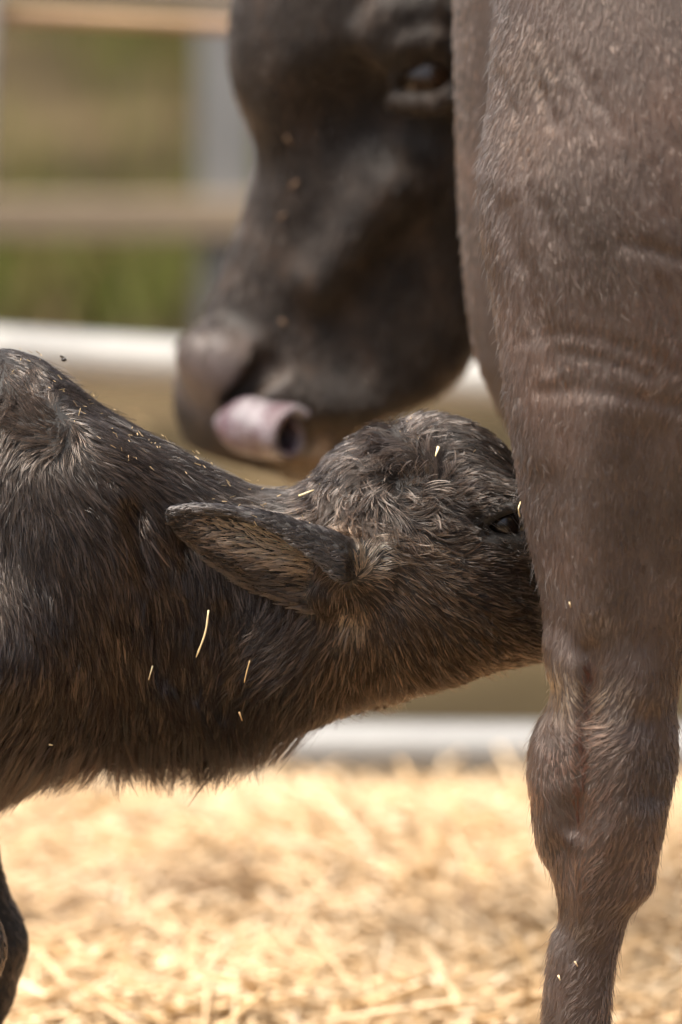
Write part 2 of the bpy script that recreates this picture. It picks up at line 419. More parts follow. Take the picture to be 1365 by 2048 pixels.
obj('pipe', tube('pipe', [C(x, 1497 + .008*x, 1.90) for x in np.linspace(-1800, 3400, 6)], .033, 20), steel('pale_zinc', (.24, .24, .235), .4, (.5, .46, .4)), low)
for X in (-1700, 3300):
    p = C(X, 1500, 1.90); obj('support', tube('support', [(p[0], p[1], -.05), (p[0], p[1], p[2])], .02, 10), GREY, low)

def wood():
    m, nt, b = mat('weathered_wood')
    nt.links.new(ramp(nt, [(.3, (.17, .125, .08)), (.7, (.30, .235, .165))], noise(nt, 5, 6, stretch=(1, 8, 8))), b.inputs['Base Color']); b.inputs['Roughness'].default_value = .85
    return m
def box(name, lo, hi, bev=0.004):
    import bmesh
    bm = bmesh.new(); bmesh.ops.create_cube(bm, size=1)
    for v in bm.verts: v.co = Vector([(lo[i]+hi[i])/2 + v.co[i]*(hi[i]-lo[i]) for i in range(3)])
    bmesh.ops.bevel(bm, geom=bm.edges, offset=bev, segments=2, affect='EDGES')
    me = bpy.data.meshes.new(name); bm.to_mesh(me); bm.free(); return me
fence = obj('wooden_fence', None, label='weathered board fence with a grey post, far behind the gate', cat='fence')
FY = 4.6; WOOD = wood()
for (t, bt) in ((396, 472), (1010, 1090)):
    zt, zb = C(0, t, FY)[2], C(0, bt, FY)[2]
    obj('board', box('board', (-4, FY-.02, zb), (4, FY+.02, zt)), WOOD, fence)
for px in (-2400, -950, 452, 1900, 3300):
    x = C(px, 400, FY)[0]; obj('post', box('post', (x-.045, FY+.022, -.1), (x+.045, FY+.12, 1.15)), GREY, fence)

# ================================================================== the calf
PX = 0.0004                                          # metres per photograph pixel at the calf
top = [(-1790, 1010), (-1740, 900), (-1620, 800), (-1350, 750), (-900, 775), (-500, 760), (-220, 716), (-60, 692), (0, 690), (60, 704), (130, 748), (200, 802),
       (280, 850), (370, 898), (450, 940), (520, 968), (575, 978), (615, 972), (650, 934), (700, 890), (770, 856), (860, 840), (940, 858), (1000, 896), (1045, 944),
       (1100, 1004), (1180, 1076), (1260, 1130), (1320, 1180), (1350, 1225)]
bot = [(-1790, 1060), (-1740, 1200), (-1600, 1400), (-1350, 1560), (-900, 1640), (-500, 1650), (-200, 1635), (-60, 1606), (0, 1578), (60, 1545), (120, 1522), (300, 1508),
       (430, 1502), (520, 1480), (600, 1450), (700, 1415), (780, 1396), (900, 1358), (1000, 1336), (1085, 1322), (1180, 1308), (1260, 1300), (1320, 1280), (1350, 1240)]
hw = [(-1790, 60), (-1700, 190), (-1450, 270), (-900, 310), (-400, 300), (-150, 270), (0, 248), (150, 212), (300, 182), (450, 166), (600, 168), (690, 186), (800, 192), (900, 186),
      (1000, 166), (1100, 136), (1200, 118), (1300, 105), (1350, 60)]
wc = [(-1790, 0), (0, 0), (600, 0), (900, 10), (1100, 40), (1350, 90)]
trunk = Loft((0, 0, 0), (1, 0, 0), (0, 0, 1), [C(x, y + 9*max(0, min(1, (620-x)/80))) for x, y in top], [C(x, y + 4*max(0, min(1, (x+150)/150))*max(0, min(1, (1000-x)/200))) for x, y in bot], [((x-CX)*PX, w*PX) for x, w in hw], [((x-CX)*PX, w*PX) for x, w in wc], power=2.15)

def leg_chain(points, k=0.02):
    P = points; return [cone(P[i][0], P[i+1][0], P[i][1], P[i+1][1]) for i in range(len(P)-1)]
def q(px, py, Y): return C(px, py, Y)
def down(px, z, Y): return np.array([(px-CX)*PX*(5+Y)/5, Y, z])
c_near = leg_chain([(q(-60, 1300, -.075), .075), (q(-230, 1560, -.07), .052), (q(-165, 1700, -.075), .037), (q(-95, 1900, -.08), .040), (q(-105, 1990, -.08), .031), (down(-125, .16, -.08), .022), (down(-120, .085, -.08), .028), (down(-105, .035, -.08), .028)])
c_far = leg_chain([(q(-60, 1300, .075), .075), (q(-210, 1560, .07), .052), (q(-100, 1700, .07), .036), (q(-42, 1890, .075), .038), (q(-50, 1985, .075), .030), (down(-80, .16, .075), .021), (down(-78, .085, .075), .027), (down(-62, .035, .075), .027)])
hinds = []
for Y in (-.1, .1):
    hinds += leg_chain([((-.86, Y*.9, .60), .12), ((-.80, Y, .46), .075), ((-.95, Y, .30), .036), ((-.955, Y, .265), .036), ((-.93, Y, .12), .023), ((-.92, Y, .08), .029), ((-.905, Y, .035), .028)])
tail_c = leg_chain([((-.97, 0, .66), .022), ((-1.02, 0, .58), .016), ((-1.03, 0, .40), .011), ((-1.03, 0, .30), .016)])

# the near ear: a cupped leaf hanging back along the neck; the far one mirrors it
def ear_points(side):
    mid = smooth([(735, 1150), (668, 1146), (585, 1124), (495, 1090), (415, 1057), (345, 1027)], 12)
    wid = pchip([0, .12, .3, .5, .7, .88, 1], [44, 60, 76, 73, 55, 31, 8], 60)
    out, rad, kinds = [], [], []
    for i, m_ in enumerate(mid):
        u = i/(len(mid)-1); w = float(np.interp(u, *wid)); t = np.array(mid[min(i+1, len(mid)-1)]) - np.array(mid[max(i-1, 0)]); t /= np.linalg.norm(t)
        nrm = np.array([t[1], -t[0]]); nrm = nrm if nrm[1] < 0 else -nrm       # towards the upper rim
        rr = min(12 + 34*(1-u)**1.2, w*.62)*min(1, .4 + u/.22); turn = 2.3*(1-u)**.5 + .8             # the upper rim rolls over towards the viewer
        sec = []
        for v in np.linspace(-1, .98, 16):                                     # shallow trough, its lower rim standing out
            o = -w*.98 + (v+1)/2*(w*1.98 - rr); sec.append((o, .22*w*(o/w)**2 - .42*w*abs(o/w) if o < 0 else .10*w*(o/w)**2, 0))
        o0, d0, _ = sec[-1]
        for a in np.linspace(.15, 1, 9)*turn: sec.append((o0 + rr*math.sin(a), d0 + rr*(1-math.cos(a)), 1))
        fl = 62*max(0, 1-u/.75)**1.2*min(1, .15 + u/.2); o1, d1, _ = sec[-1]
        for f in np.linspace(.2, 1, 5): sec.append((o1 + fl*f*math.cos(min(turn, 2.75)), d1 + fl*f*.12, 1))   # the flap below the roll
        Y0 = -.074 - .012*math.sin(min(u*1.4, 1)*math.pi*.5)
        for o, dep, kd_ in sec:
            p = m_ + nrm*o; P3 = C(p[0], p[1], Y0 - dep*PX); out.append((P3[0], P3[1]*side, P3[2])); rad.append(.0036); kinds.append(kd_)
    global EARK
    EARK = np.array(kinds)
    return np.array(out, np.float32), np.array(rad, np.float32)
EAR, EARR = ear_points(1.0)
e_lo, e_hi = EAR.min(0) - .02, EAR.max(0) + .02
def ear(x, y, z):
    d = np.full(x.shape, .03, np.float32); ya = y
    k = np.where((x > e_lo[0]) & (x < e_hi[0]) & (ya > e_lo[1]) & (ya < e_hi[1]) & (z > e_lo[2]) & (z < e_hi[2]))[0]
    for s in range(0, len(k), 20000):
        i = k[s:s+20000]
        D2 = (x[i, None]-EAR[None, :, 0])**2 + (ya[i, None]-EAR[None, :, 1])**2 + (z[i, None]-EAR[None, :, 2])**2
        j = D2.argmin(1); d[i] = np.sqrt(D2[np.arange(len(i)), j]) - EARR[j]
    return d
cheek = ell(C(830, 1220, -.05), (.062, .03, .05), .2)
brow = cone(C(950, 1000, -.054), C(1040, 1006, -.040), .012, .011)
underlid = cone(C(975, 1092, -.054), C(1040, 1095, -.046), .011, .011)
lids = [cone(a, b, .0048, .0048) for a, b in ((C(952, 1066, -.0605), C(978, 1030, -.0635)), (C(978, 1030, -.0635), C(1030, 1012, -.0605)), (C(952, 1066, -.0605), C(990, 1084, -.0625)), (C(990, 1084, -.0625), C(1044, 1086, -.056)))]
socket = ell(C(1010, 1048, -.072), (.023, .022, .0135), -.15)
earroot = cone(C(726, 1120, -.066), C(690, 1130, -.08), .026, .022)
earroot2 = cone(C(712, 1196, -.068), C(650, 1188, -.078), .016, .012)
shoulder = ell(C(80, 1170, -.07), (.085, .042, .125), .25)
folds = [[C(372, 1060)[[0, 2]], C(392, 1180)[[0, 2]], C(396, 1360)[[0, 2]]], [C(448, 1200)[[0, 2]], C(452, 1400)[[0, 2]]], [C(270, 990)[[0, 2]], C(290, 1130)[[0, 2]], C(330, 1330)[[0, 2]]]]
nape = [C(225, 818)[[0, 2]], C(140, 880)[[0, 2]]]
def calf_sdf(x, y, z):
    d = trunk(x, y, z)
    d = smin(d, shoulder(x, -np.abs(y), z), .03)
    d = smin(d, cheek(x, -np.abs(y - .006), z), .03)
    d = smin(d, brow(x, y, z), .02); d = smin(d, underlid(x, y, z), .02)
    d = smax(d, -socket(x, y, z), .006)
    for f in lids: d = smin(d, f(x, y, z), .007)
    d = smin(d, earroot(x, y, z), .018); d = smin(d, earroot2(x, y, z), .012)
    for P in folds[:]:
        d = d + .006*np.exp(-(polyd(P, x, z)/.008)**2)*(np.abs(y) > .02)
    d = smin(d, ear(x, y, z), .007); 
    for f in c_near[:2] + c_far[:2] + hinds[:2] + hinds[6:8]: d = smin(d, f(x, y, z), .03)
    for f in c_near[2:] + c_far[2:] + hinds[2:6] + hinds[8:]: d = smin(d, f(x, y, z), .014)
    for f in tail_c: d = smin(d, f(x, y, z), .02)
    return d
import time; T0 = time.time()
CV, CF = mesh_sdf(calf_sdf, (-1.12, -.2, .0), (.32, .2, .80), .0035)
SKIN = hide_material('calf_skin', (.006, .005, .004), (.012, .009, .007), .7)
calf = obj('buffalo_calf', np_mesh('buffalo_calf', CV, CF), SKIN, label='dark brown newborn buffalo calf with damp curly coat, suckling behind the leg', cat='calf')
print('calf', len(CV), time.time()-T0)

def wet_black(name, c, r):
    m, nt, b = mat(name); nt.links.new(ramp(nt, [(.35, c), (.7, tuple(v*1.8 for v in c))], noise(nt, 40)), b.inputs['Base Color']); b.inputs['Roughness'].default_value = r
    return m
def ball(name, c, r, sc=(1, 1, 1)):
    import bmesh
    bm = bmesh.new(); bmesh.ops.create_uvsphere(bm, u_segments=24, v_segments=16, radius=r)
    for v in bm.verts: v.co = Vector((v.co.x*sc[0] + c[0], v.co.y*sc[1] + c[1], v.co.z*sc[2] + c[2]))
    me = bpy.data.meshes.new(name); bm.to_mesh(me); bm.free()
    for p in me.polygons: p.use_smooth = True
    return me
EYE = wet_black('dark_eye', (.010, .006, .004), .08)
obj('eye', ball('eye', C(1010, 1047, -.0425), .0185), wet_black('calf_eye', (.006, .004, .003), .22), calf, label='dark eye half hidden beside the leg')
HOOF = wet_black('hoof_horn', (.03, .026, .022), .4)
def hoof(parent, x, Y, size):
    for s in (-1, 1):
        V = [];
        for k in range(14):
            a = 2*math.pi*k/14; fx = math.cos(a)*(1.25 if math.cos(a) > 0 else .85)
            V.append((x + size*.15 + size*fx, Y + s*size*.52 + size*.48*math.sin(a), .006))
        for k in range(14):
            a = 2*math.pi*k/14
            V.append((x - size*.1 + size*.72*math.cos(a), Y + s*size*.46 + size*.42*math.sin(a), size*1.15 - size*.25*math.cos(a)*0))
        F = [(k, (k+1) % 14, 14+(k+1) % 14, 14+k) for k in range(14)] + [tuple(range(13, -1, -1)), tuple(range(14, 28))]
        m = bpy.data.meshes.new('hoof'); m.from_pydata(V, [], F); m.update()
        for p in m.polygons: p.use_smooth = len(p.vertices) == 4
        obj('hoof', m, HOOF, parent)
hoof(calf, down(-105, 0, -.08)[0], -.08, .034); hoof(calf, down(-62, 0, .075)[0], .075, .033)
for Y in (-.1, .1): hoof(calf, -.9, Y, .033)

# ---- coat: which way the hair lies (px, py, dx, dy, length mm)
def whorl(cx, cy, r, n, spin, L, outward=1.0, a0=0.0):
    g = []
    for k in range(n):
        a = a0 + 2*math.pi*k/n; ux, uy = math.cos(a), math.sin(a)
        g.append((cx + ux*r, cy + uy*r, outward*ux - spin*uy, outward*uy + spin*ux, L))
    return g
GUIDES = [(-1700, 1000, -1, .6, 20), (-1200, 900, -1, .5, 22), (-1200, 1400, -.8, 1, 24), (-700, 900, -1, .6, 22), (-700, 1400, -.6, 1, 24), (-300, 850, -.6, .9, 22), (-300, 1300, -.4, 1, 24),
    (-40, 715, -.6, .5, 9), (40, 712, .3, .6, 9), (100, 742, .8, .7, 9), (160, 785, .8, .8, 9), (-40, 790, -.5, .9, 16), (10, 860, -.25, 1, 22), (20, 980, .1, 1, 24), (20, 1100, .05, 1, 24), (30, 1250, -.25, 1, 24), (20, 1400, -.5, 1, 24), (-10, 1550, -.4, 1, 28), (60, 730, -.35, .9, 14),
    (110, 930, .35, 1, 24), (110, 1050, .3, 1, 24), (120, 1200, .05, 1, 24), (130, 1350, -.05, 1, 25), (130, 1480, -.2, 1, 28),
    (200, 880, .9, .55, 24), (230, 960, .7, .8, 24), (210, 1070, .45, 1, 24), (230, 1200, .25, 1, 24), (250, 1350, .1, 1, 25), (260, 1480, .1, 1, 28),
    (230, 830, .8, .6, 14), (300, 880, 1, .6, 22), (320, 950, .8, .9, 26), (330, 1040, .45, 1, 26), (340, 1160, .25, 1, 28), (360, 1280, .15, 1, 28), (370, 1420, .1, 1, 28),
    (400, 930, 1, .55, 22), (430, 980, .9, .7, 22), (500, 985, 1, .35, 20), (570, 1000, 1, .1, 18), (620, 985, .7, -.3, 16),
    (420, 1130, .15, 1, 30), (430, 1240, .1, 1, 30), (470, 1320, -.2, 1, 28), (480, 1260, -.5, .8, 28), (540, 1250, -.9, .5, 26), (580, 1300, -.8, .65, 26), (620, 1250, -.7, .8, 24), (560, 1370, -.25, 1, 26), (500, 1450, .05, 1, 30),
    (650, 1320, -.3, 1, 24), (660, 1420, .1, 1, 28), (720, 1260, -.15, 1, 20), (740, 1340, .05, 1, 20), (760, 1420, .25, 1, 24), (840, 1390, .35, 1, 18), (950, 1340, .6, .8, 15), (1060, 1320, .8, .5, 12),
    (780, 1130, .75, .75, 14), (780, 1220, .35, 1, 15), (850, 1150, .8, .6, 14), (860, 1250, .45, 1, 15), (930, 1180, .9, .45, 12), (940, 1270, .7, .7, 13), (1030, 1190, .9, .3, 10), (1040, 1280, .8, .5, 12),
    (790, 1070, .9, .5, 15), (850, 1060, 1, .2, 16), (900, 1040, 1, -.1, 14), (950, 1060, .9, -.35, 9), (980, 1110, 1, .1, 9), (940, 990, .9, .25, 12), (990, 930, .8, .6, 13), (940, 890, 1, .5, 18), (880, 860, 1, .3, 20),
    (820, 855, .5, -.2, 18), (900, 950, 1, .2, 18), (770, 870, -.6, -.1, 20), (720, 900, -.8, .5, 24), (670, 940, -.7, .8, 24), (690, 990, -.35, 1, 26), (740, 1010, -.05, 1, 26), (800, 1030, .35, .9, 24), (850, 1010, .8, .6, 22),
    (640, 1010, -.5, .6, 20), (660, 1040, -.2, .7, 16)]
GUIDES += whorl(122, 806, 34, 6, 1.1, 16, .7) + whorl(122, 806, 10, 4, 1.0, 10, .9)
GUIDES += whorl(805, 945, 50, 8, -1.6, 26, .6, .3) + whorl(805, 945, 22, 6, -1.4, 20, .4) + whorl(805, 945, 6, 4, -.8, 14, .3)
GUIDES += [(700, 1080, -.9, -.2, 9), (715, 1068, -.2, -1, 10), (745, 1072, .5, -.8, 11), (768, 1096, 1, -.2, 12), (765, 1140, .8, .5, 12), (745, 1170, .5, .8, 12), (715, 1215, -.1, 1, 14), (690, 1215, -.5, .8, 14)]
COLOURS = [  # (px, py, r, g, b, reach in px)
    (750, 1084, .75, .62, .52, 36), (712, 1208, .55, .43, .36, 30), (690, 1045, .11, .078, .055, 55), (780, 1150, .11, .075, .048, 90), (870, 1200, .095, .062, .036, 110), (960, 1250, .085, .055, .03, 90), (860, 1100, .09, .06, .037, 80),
    (230, 1080, .10, .062, .034, 90), (100, 1150, .058, .043, .034, 200), (40, 950, .062, .050, .043, 220), (980, 1080, .03, .02, .014, 60), (960, 930, .03, .022, .016, 80), (500, 1400, .022, .014, .008, 220), (200, 1420, .024, .015, .009, 200), (760, 1330, .075, .05, .03, 110), (800, 915, .026, .021, .019, 85), (890, 900, .028, .022, .019, 80)]  # low neck and chest entries put the underside's shade into the hair colour
def calf_colour(R):
    px = CX + R[:, 0]/PX; py0 = np.array([C(0, 690)[2], C(0, 1600)[2]]); py = 690 + (py0[0]-R[:, 2])/(py0[0]-py0[1])*910
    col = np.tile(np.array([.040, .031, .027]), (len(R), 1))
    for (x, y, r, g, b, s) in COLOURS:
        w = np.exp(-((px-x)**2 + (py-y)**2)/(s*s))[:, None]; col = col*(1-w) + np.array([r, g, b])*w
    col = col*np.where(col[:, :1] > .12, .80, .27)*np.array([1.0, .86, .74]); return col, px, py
def R_top(X): return np.interp(X, *trunk.f)
FUR = fur_material('damp_calf_hair', .17, ior=1.6); UNDER = fur_material('calf_undercoat', .32, ior=1.33)
def is_ear(R, tol=.009):
    m = np.zeros(len(R), bool); k = np.where((R[:, 0] > e_lo[0]) & (R[:, 0] < e_hi[0] - .03) & (R[:, 1] < -.07) & (R[:, 2] > e_lo[2]) & (R[:, 2] < e_hi[2]))[0]
    d = ear(*[R[k, i].astype(np.float32) for i in range(3)]); m[k[d < .0025]] = True; return m
def calf_weight(P):
    near = (P[:, 0] > -.36)
    return np.where(near, 1.0, .16)*np.where(P[:, 1] > .03, .35, 1.0)*np.where((P[:, 0] > .17), .5, 1)
R = sample_mesh(CV, CF, calf_weight, 250000)
ec = C(1018, 1046, -.055); ed_ = np.sqrt(((R[:, 0]-ec[0])/.0175)**2 + ((R[:, 2]-ec[2])/.0110)**2); at_eye = (ed_ < 1) & (R[:, 1] < 0)
on_ear = is_ear(R); RB = R[~on_ear & ~at_eye]
gf = guide_field(GUIDES, RB[:, 0], RB[:, 2]); D = np.stack([gf[:, 0], np.zeros(len(RB)), -gf[:, 1]], 1)
legm = RB[:, 2] < C(0, 1640)[2]; D[legm] = (-.15, 0, -1); Ln = gf[:, 2]*.00122; Ln[legm] = .008
under = np.clip((C(0, 1380)[2] - RB[:, 2])/.06, 0, 1)*(~legm)
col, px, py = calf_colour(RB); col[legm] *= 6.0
ee = np.clip((np.sqrt(((RB[:, 0]-ec[0])/.0155)**2 + ((RB[:, 2]-ec[2])/.0105)**2)-.8)/2.4, .12, 1); Ln = Ln*np.where(RB[:, 1] < 0, ee, 1)
crown = np.exp(-(((px-800)/150)**2 + ((py-940)/110)**2))
ridge = np.clip((R_top(RB[:, 0]) - RB[:, 2])/.03, 0.3, 1)
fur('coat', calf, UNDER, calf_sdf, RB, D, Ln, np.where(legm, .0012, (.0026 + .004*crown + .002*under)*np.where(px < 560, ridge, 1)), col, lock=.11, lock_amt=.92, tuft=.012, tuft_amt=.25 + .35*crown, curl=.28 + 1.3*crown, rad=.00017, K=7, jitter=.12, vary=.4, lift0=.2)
print('coat', time.time()-T0)
# guard hairs: coarser strands over the undercoat, coloured paler to imitate strand highlights
RG = sample_mesh(CV, CF, lambda P: calf_weight(P)*(P[:, 0] > -.45)*np.where(P[:, 2] < C(0, 1330)[2], .35, 1.0)*(P[:, 2] > C(0, 1640)[2]), 46000); RG = RG[~is_ear(RG)]
RG = RG[~((np.sqrt(((RG[:, 0]-ec[0])/.03)**2 + ((RG[:, 2]-ec[2])/.024)**2) < 1) & (RG[:, 1] < 0))]
gf = guide_field(GUIDES, RG[:, 0], RG[:, 2]); D = np.stack([gf[:, 0], np.zeros(len(RG)), -gf[:, 1]], 1); cg, gx, gy = calf_colour(RG)
cr = np.exp(-(((gx-800)/150)**2 + ((gy-940)/110)**2)); rg = np.clip((R_top(RG[:, 0]) - RG[:, 2])/.03, .25, 1)
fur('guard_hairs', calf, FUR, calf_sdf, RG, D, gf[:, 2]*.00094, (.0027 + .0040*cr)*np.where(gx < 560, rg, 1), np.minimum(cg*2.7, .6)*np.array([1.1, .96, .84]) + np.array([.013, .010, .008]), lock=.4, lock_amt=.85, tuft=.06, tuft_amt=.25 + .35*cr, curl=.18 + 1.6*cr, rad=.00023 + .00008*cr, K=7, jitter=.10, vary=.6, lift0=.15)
# loose hairs and the shaggy throat line
R2 = sample_mesh(CV, CF, lambda P: ((P[:, 0] > -.36) & (P[:, 2] > C(0, 1615)[2]))*np.where(P[:, 2] < C(0, 1440)[2], 1.0, .08), 20000); R2 = R2[~is_ear(R2)]
gf = guide_field(GUIDES, R2[:, 0], R2[:, 2]); D = np.stack([gf[:, 0], np.zeros(len(R2)), -gf[:, 1]], 1)
fur('long_hairs', calf, FUR, calf_sdf, R2, D, gf[:, 2]*np.where(R2[:, 2] < C(0, 1440)[2], .0018, .0011), .006 + 0*gf[:, 2], calf_colour(R2)[0]*1.1, lock=.25, lock_amt=.6, tuft=.03, tuft_amt=.5, curl=.4, rad=.00014, K=6, gravity=.8, lift0=.8)
# ear hair: dark short outside and rims, long tan hair inside the cup
RE = sample_mesh(CV, CF, lambda P: is_ear(P).astype(float), 26000)
_, NE = grad(calf_sdf, RE)
ea, eb = C(724, 1142, -.09), C(352, 1028, -.09); ax = (eb-ea)/np.linalg.norm(eb-ea)
mu = (RE - ea) @ ax/np.linalg.norm(eb-ea); perp = np.array([-ax[2], 0, ax[0]]); perp = perp if perp[2] > 0 else -perp
v = (RE - ea - mu[:, None]*(eb-ea)) @ perp
ek = np.zeros(len(RE), int)
for s0 in range(0, len(RE), 4000):
    ek[s0:s0+4000] = EARK[((RE[s0:s0+4000, None, :].astype(np.float32) - EAR[None])**2).sum(2).argmin(1)]
inner = (NE[:, 1] < -.2) & (ek == 0) & (mu > .05)
D = np.tile(ax, (len(RE), 1)); D[inner] += perp*np.where(v[inner] > 0, .25, -.05)[:, None]
D[~inner] += np.array([0, 0, -.1])
colr = np.tile(np.array([.016, .013, .012]), (len(RE), 1))
warm = np.exp(-((mu-.48)/.32)**4)*np.clip((v+.022)/.022, 0, 1)
colr[inner] = (np.array([.022, .015, .011])[None]*(1-warm[inner, None]) + np.array([.62, .385, .26])[None]*warm[inner, None])
fur('ear_hair', calf, FUR, calf_sdf, RE, D, np.where(inner, .014*np.clip(1.3-mu, .35, 1), .0075), np.where(inner, .003, .0012), colr, lock=.10, lock_amt=.8, tuft=.02, tuft_amt=.25, curl=.25, rad=.00018, K=6, lift0=.35)
print('ear', time.time()-T0)

# ================================================================== the cow
def Ynear(py): return float(np.interp(py, [-600, 0, 500, 900, 1300, 2600], [.0, -.05, -.10, -.125, -.13, -.13]))
nl = [(-720, 1330), (-690, 1210), (-640, 1110), (-570, 1045), (-500, 1018), (-200, 1000), (0, 992), (100, 984), (200, 979), (300, 964), (350, 958), (450, 964), (600, 987), (700, 1001), (800, 1012), (900, 1029), (1000, 1043), (1100, 1061), (1200, 1081), (1300, 1090), (1360, 1096), (1410, 1093),
      (1450, 1077), (1500, 1061), (1550, 1057), (1600, 1064), (1700, 1073), (1750, 1088), (1800, 1103), (1850, 1105), (1900, 1099), (2000, 1089), (2060, 1084), (2200, 1078), (2320, 1062), (2400, 1068), (2480, 1085), (2600, 1075)]
nr = [(-720, 1600), (-690, 1750), (-640, 1870), (-570, 1950), (-500, 1985), (-200, 1980), (0, 1940), (300, 1850), (600, 1720), (800, 1600), (1000, 1490), (1150, 1425), (1260, 1390), (1350, 1364), (1410, 1352), (1470, 1357), (1520, 1357), (1580, 1345), (1660, 1327), (1720, 1315), (1773, 1306), (1800, 1290), (1835, 1271), (1886, 1256),
      (1930, 1245), (2048, 1236), (2200, 1238), (2320, 1262), (2400, 1262), (2480, 1255), (2600, 1270)]
nh = [(-720, .03), (-690, .07), (-640, .11), (-570, .145), (-500, .158), (0, .165), (300, .150), (600, .118), (800, .096), (1000, .078), (1200, .064), (1350, .056), (1500, .058), (1600, .057), (1750, .046), (1880, .035), (2050, .033), (2200, .034), (2330, .042), (2450, .036), (2600, .04)]
near_leg = Loft((0, 0, 0), (0, 0, -1), (-1, 0, 0), [C(x, y, Ynear(y)) for y, x in nl], [C(x, y, Ynear(y)) for y, x in nr],
    [(-C(1200, y, Ynear(y))[2], h) for y, h in nh], [(-C(1200, y, Ynear(y))[2], Ynear(y)) for y in (-720, -500, 0, 300, 600, 900, 1300, 2000, 2600)], power=2.25)
Yf = .37
fl = [(-640, 1250), (-600, 1120), (-540, 1030), (-470, 965), (-400, 935), (0, 909), (200, 912), (400, 919), (550, 930), (700, 950), (800, 988), (900, 1042), (1000, 1125), (1150, 1260), (1300, 1390), (1450, 1450), (1550, 1452), (1700, 1475), (1850, 1495), (2100, 1490), (2250, 1480), (2330, 1500)]
fr = [(-640, 1400), (-600, 1520), (-540, 1610), (-470, 1670), (-400, 1700), (0, 1740), (400, 1740), (700, 1720), (900, 1700), (1150, 1680), (1300, 1680), (1450, 1710), (1550, 1715), (1700, 1660), (1850, 1630), (2100, 1625), (2250, 1650), (2330, 1640)]
far_leg = Loft((0, 0, 0), (0, 0, -1), (-1, 0, 0), [C(x, y, Yf) for y, x in fl], [C(x, y, Yf) for y, x in fr],
    [(-C(1200, y, Yf)[2], h) for y, h in ((-640, .03), (-600, .07), (-540, .105), (-470, .13), (-400, .14), (0, .14), (500, .12), (900, .085), (1200, .065), (1500, .055), (1850, .036), (2100, .034), (2330, .04))], [(-1.6, Yf), (.1, Yf)], power=2.2)

HY = .72
A0, B0 = C(790, -100, HY), C(500, 900, HY); hax = B0 - A0; hax /= np.linalg.norm(hax)
hfront = [(640, -320), (545, -200), (492, -100), (468, 0), (460, 60), (459, 110), (465, 160), (480, 210), (499, 255), (511, 292), (513, 330), (500, 385), (478, 450), (441, 550), (402, 640), (371, 700), (350, 755), (346, 800), (356, 850), (378, 892), (430, 925), (500, 952)]
hback = [(1010, -420), (1120, -200), (1130, -50), (1115, 100), (1085, 250), (1050, 400), (1005, 560), (972, 650), (940, 725), (890, 782), (820, 818), (745, 850), (700, 895), (650, 925), (590, 945)]
head = Loft(A0, hax, np.cross(hax, [0, -1, 0])*(-1 if np.cross(hax, [0, -1, 0])[0] > 0 else 1), [C(x, y, HY) for x, y in hfront], [C(x, y, HY) for x, y in hback],
    [(-.22, .06), (-.12, .105), (0, .118), (.1, .112), (.18, .095), (.28, .075), (.36, .068), (.42, .072), (.46, .070), (.49, .055), (.53, .02)], power=2.35)
hd = lambda px, py, dep: C(px, py, HY - dep)
orbit = ell(hd(850, 150, .085), (.056, .034, .048), .1)
brow1 = [cone(a, b, .011, .011) for a, b in zip([hd(768, 112, .108), hd(808, 82, .120), hd(866, 74, .122)], [hd(808, 82, .120), hd(866, 74, .122), hd(918, 98, .110)])]
brow2 = [cone(a, b, .015, .015) for a, b in zip([hd(738, 66, .106), hd(793, 20, .114), hd(870, 6, .114)], [hd(793, 20, .114), hd(870, 6, .114), hd(930, 28, .104)])]
lid = [cone(a, b, .0085, .0085) for a, b in zip([hd(792, 200, .106), hd(830, 203, .117), hd(866, 204, .120), hd(898, 186, .116)], [hd(830, 203, .117), hd(866, 204, .120), hd(898, 186, .116), hd(918, 160, .108)])]
uplid = [cone(a, b, .006, .006) for a, b in zip([hd(790, 158, .108), hd(826, 116, .118), hd(884, 110, .119)], [hd(826, 116, .118), hd(884, 110, .119), hd(922, 138, .110)])]
eyehole = ell(hd(856, 156, .124), (.029, .024, .021), -.08)
crest = ell(hd(805, 345, .068), (.060, .052, .046), .35)
hollow = ell(hd(712, 255, .116), (.062, .045, .045), -.5)
hollow2 = ell(hd(800, 560, .112), (.10, .045, .12), .3)
nosepad = ell(hd(455, 735, .050), (.050, .034, .034), .45)
nostril = [cone(hd(552, 686, .074), hd(538, 732, .074), .012, .015), cone(hd(538, 732, .074), hd(470, 796, .071), .015, .010)]
ridge_f = cone(hd(780, 372, .070), hd(640, 560, .058), .026, .016)
furrow = cone(hd(700, 330, .115), hd(610, 500, .100), .022, .014)
lip = cone(hd(560, 800, .048), hd(720, 815, .054), .018, .014)
mouth = cone(hd(590, 892, .075), hd(745, 846, .075), .010, .008)
chin = ell(hd(640, 905, .01), (.035, .05, .03), .3)
neckc = leg_chain([((.12, .80, 1.17), .14), ((.36, .98, 1.18), .16), ((.66, 1.10, 1.14), .19), ((.95, .95, 1.08), .24), ((1.0, .75, 1.0), .30)])
trunkc = leg_chain([((.34, .17, 1.16), .19), ((.48, .21, 1.10), .25), ((.75, .36, .98), .34), ((.95, .60, .98), .33), ((1.02, .78, 1.02), .28)])
rump = cone((.27, .16, 1.27), (.55, .24, 1.30), .09, .14)
fore = []
for (fx, fy) in ((1.14, .68), (.88, .84)):
    fore += leg_chain([((fx, fy, .85), .12), ((fx-.01, fy, .66), .085), ((fx, fy, .40), .056), ((fx, fy, .35), .054), ((fx, fy, .20), .036), ((fx, fy, .11), .044), ((fx+.02, fy+.02, .05), .044)])
hfoot = [cone(down(1165, .10, -.13), down(1175, .05, -.13), .040, .042), cone(C(1560, 2320, Yf), C(1570, 2360, Yf)*[1, 1, 0] + [0, 0, .05], .038, .042)]
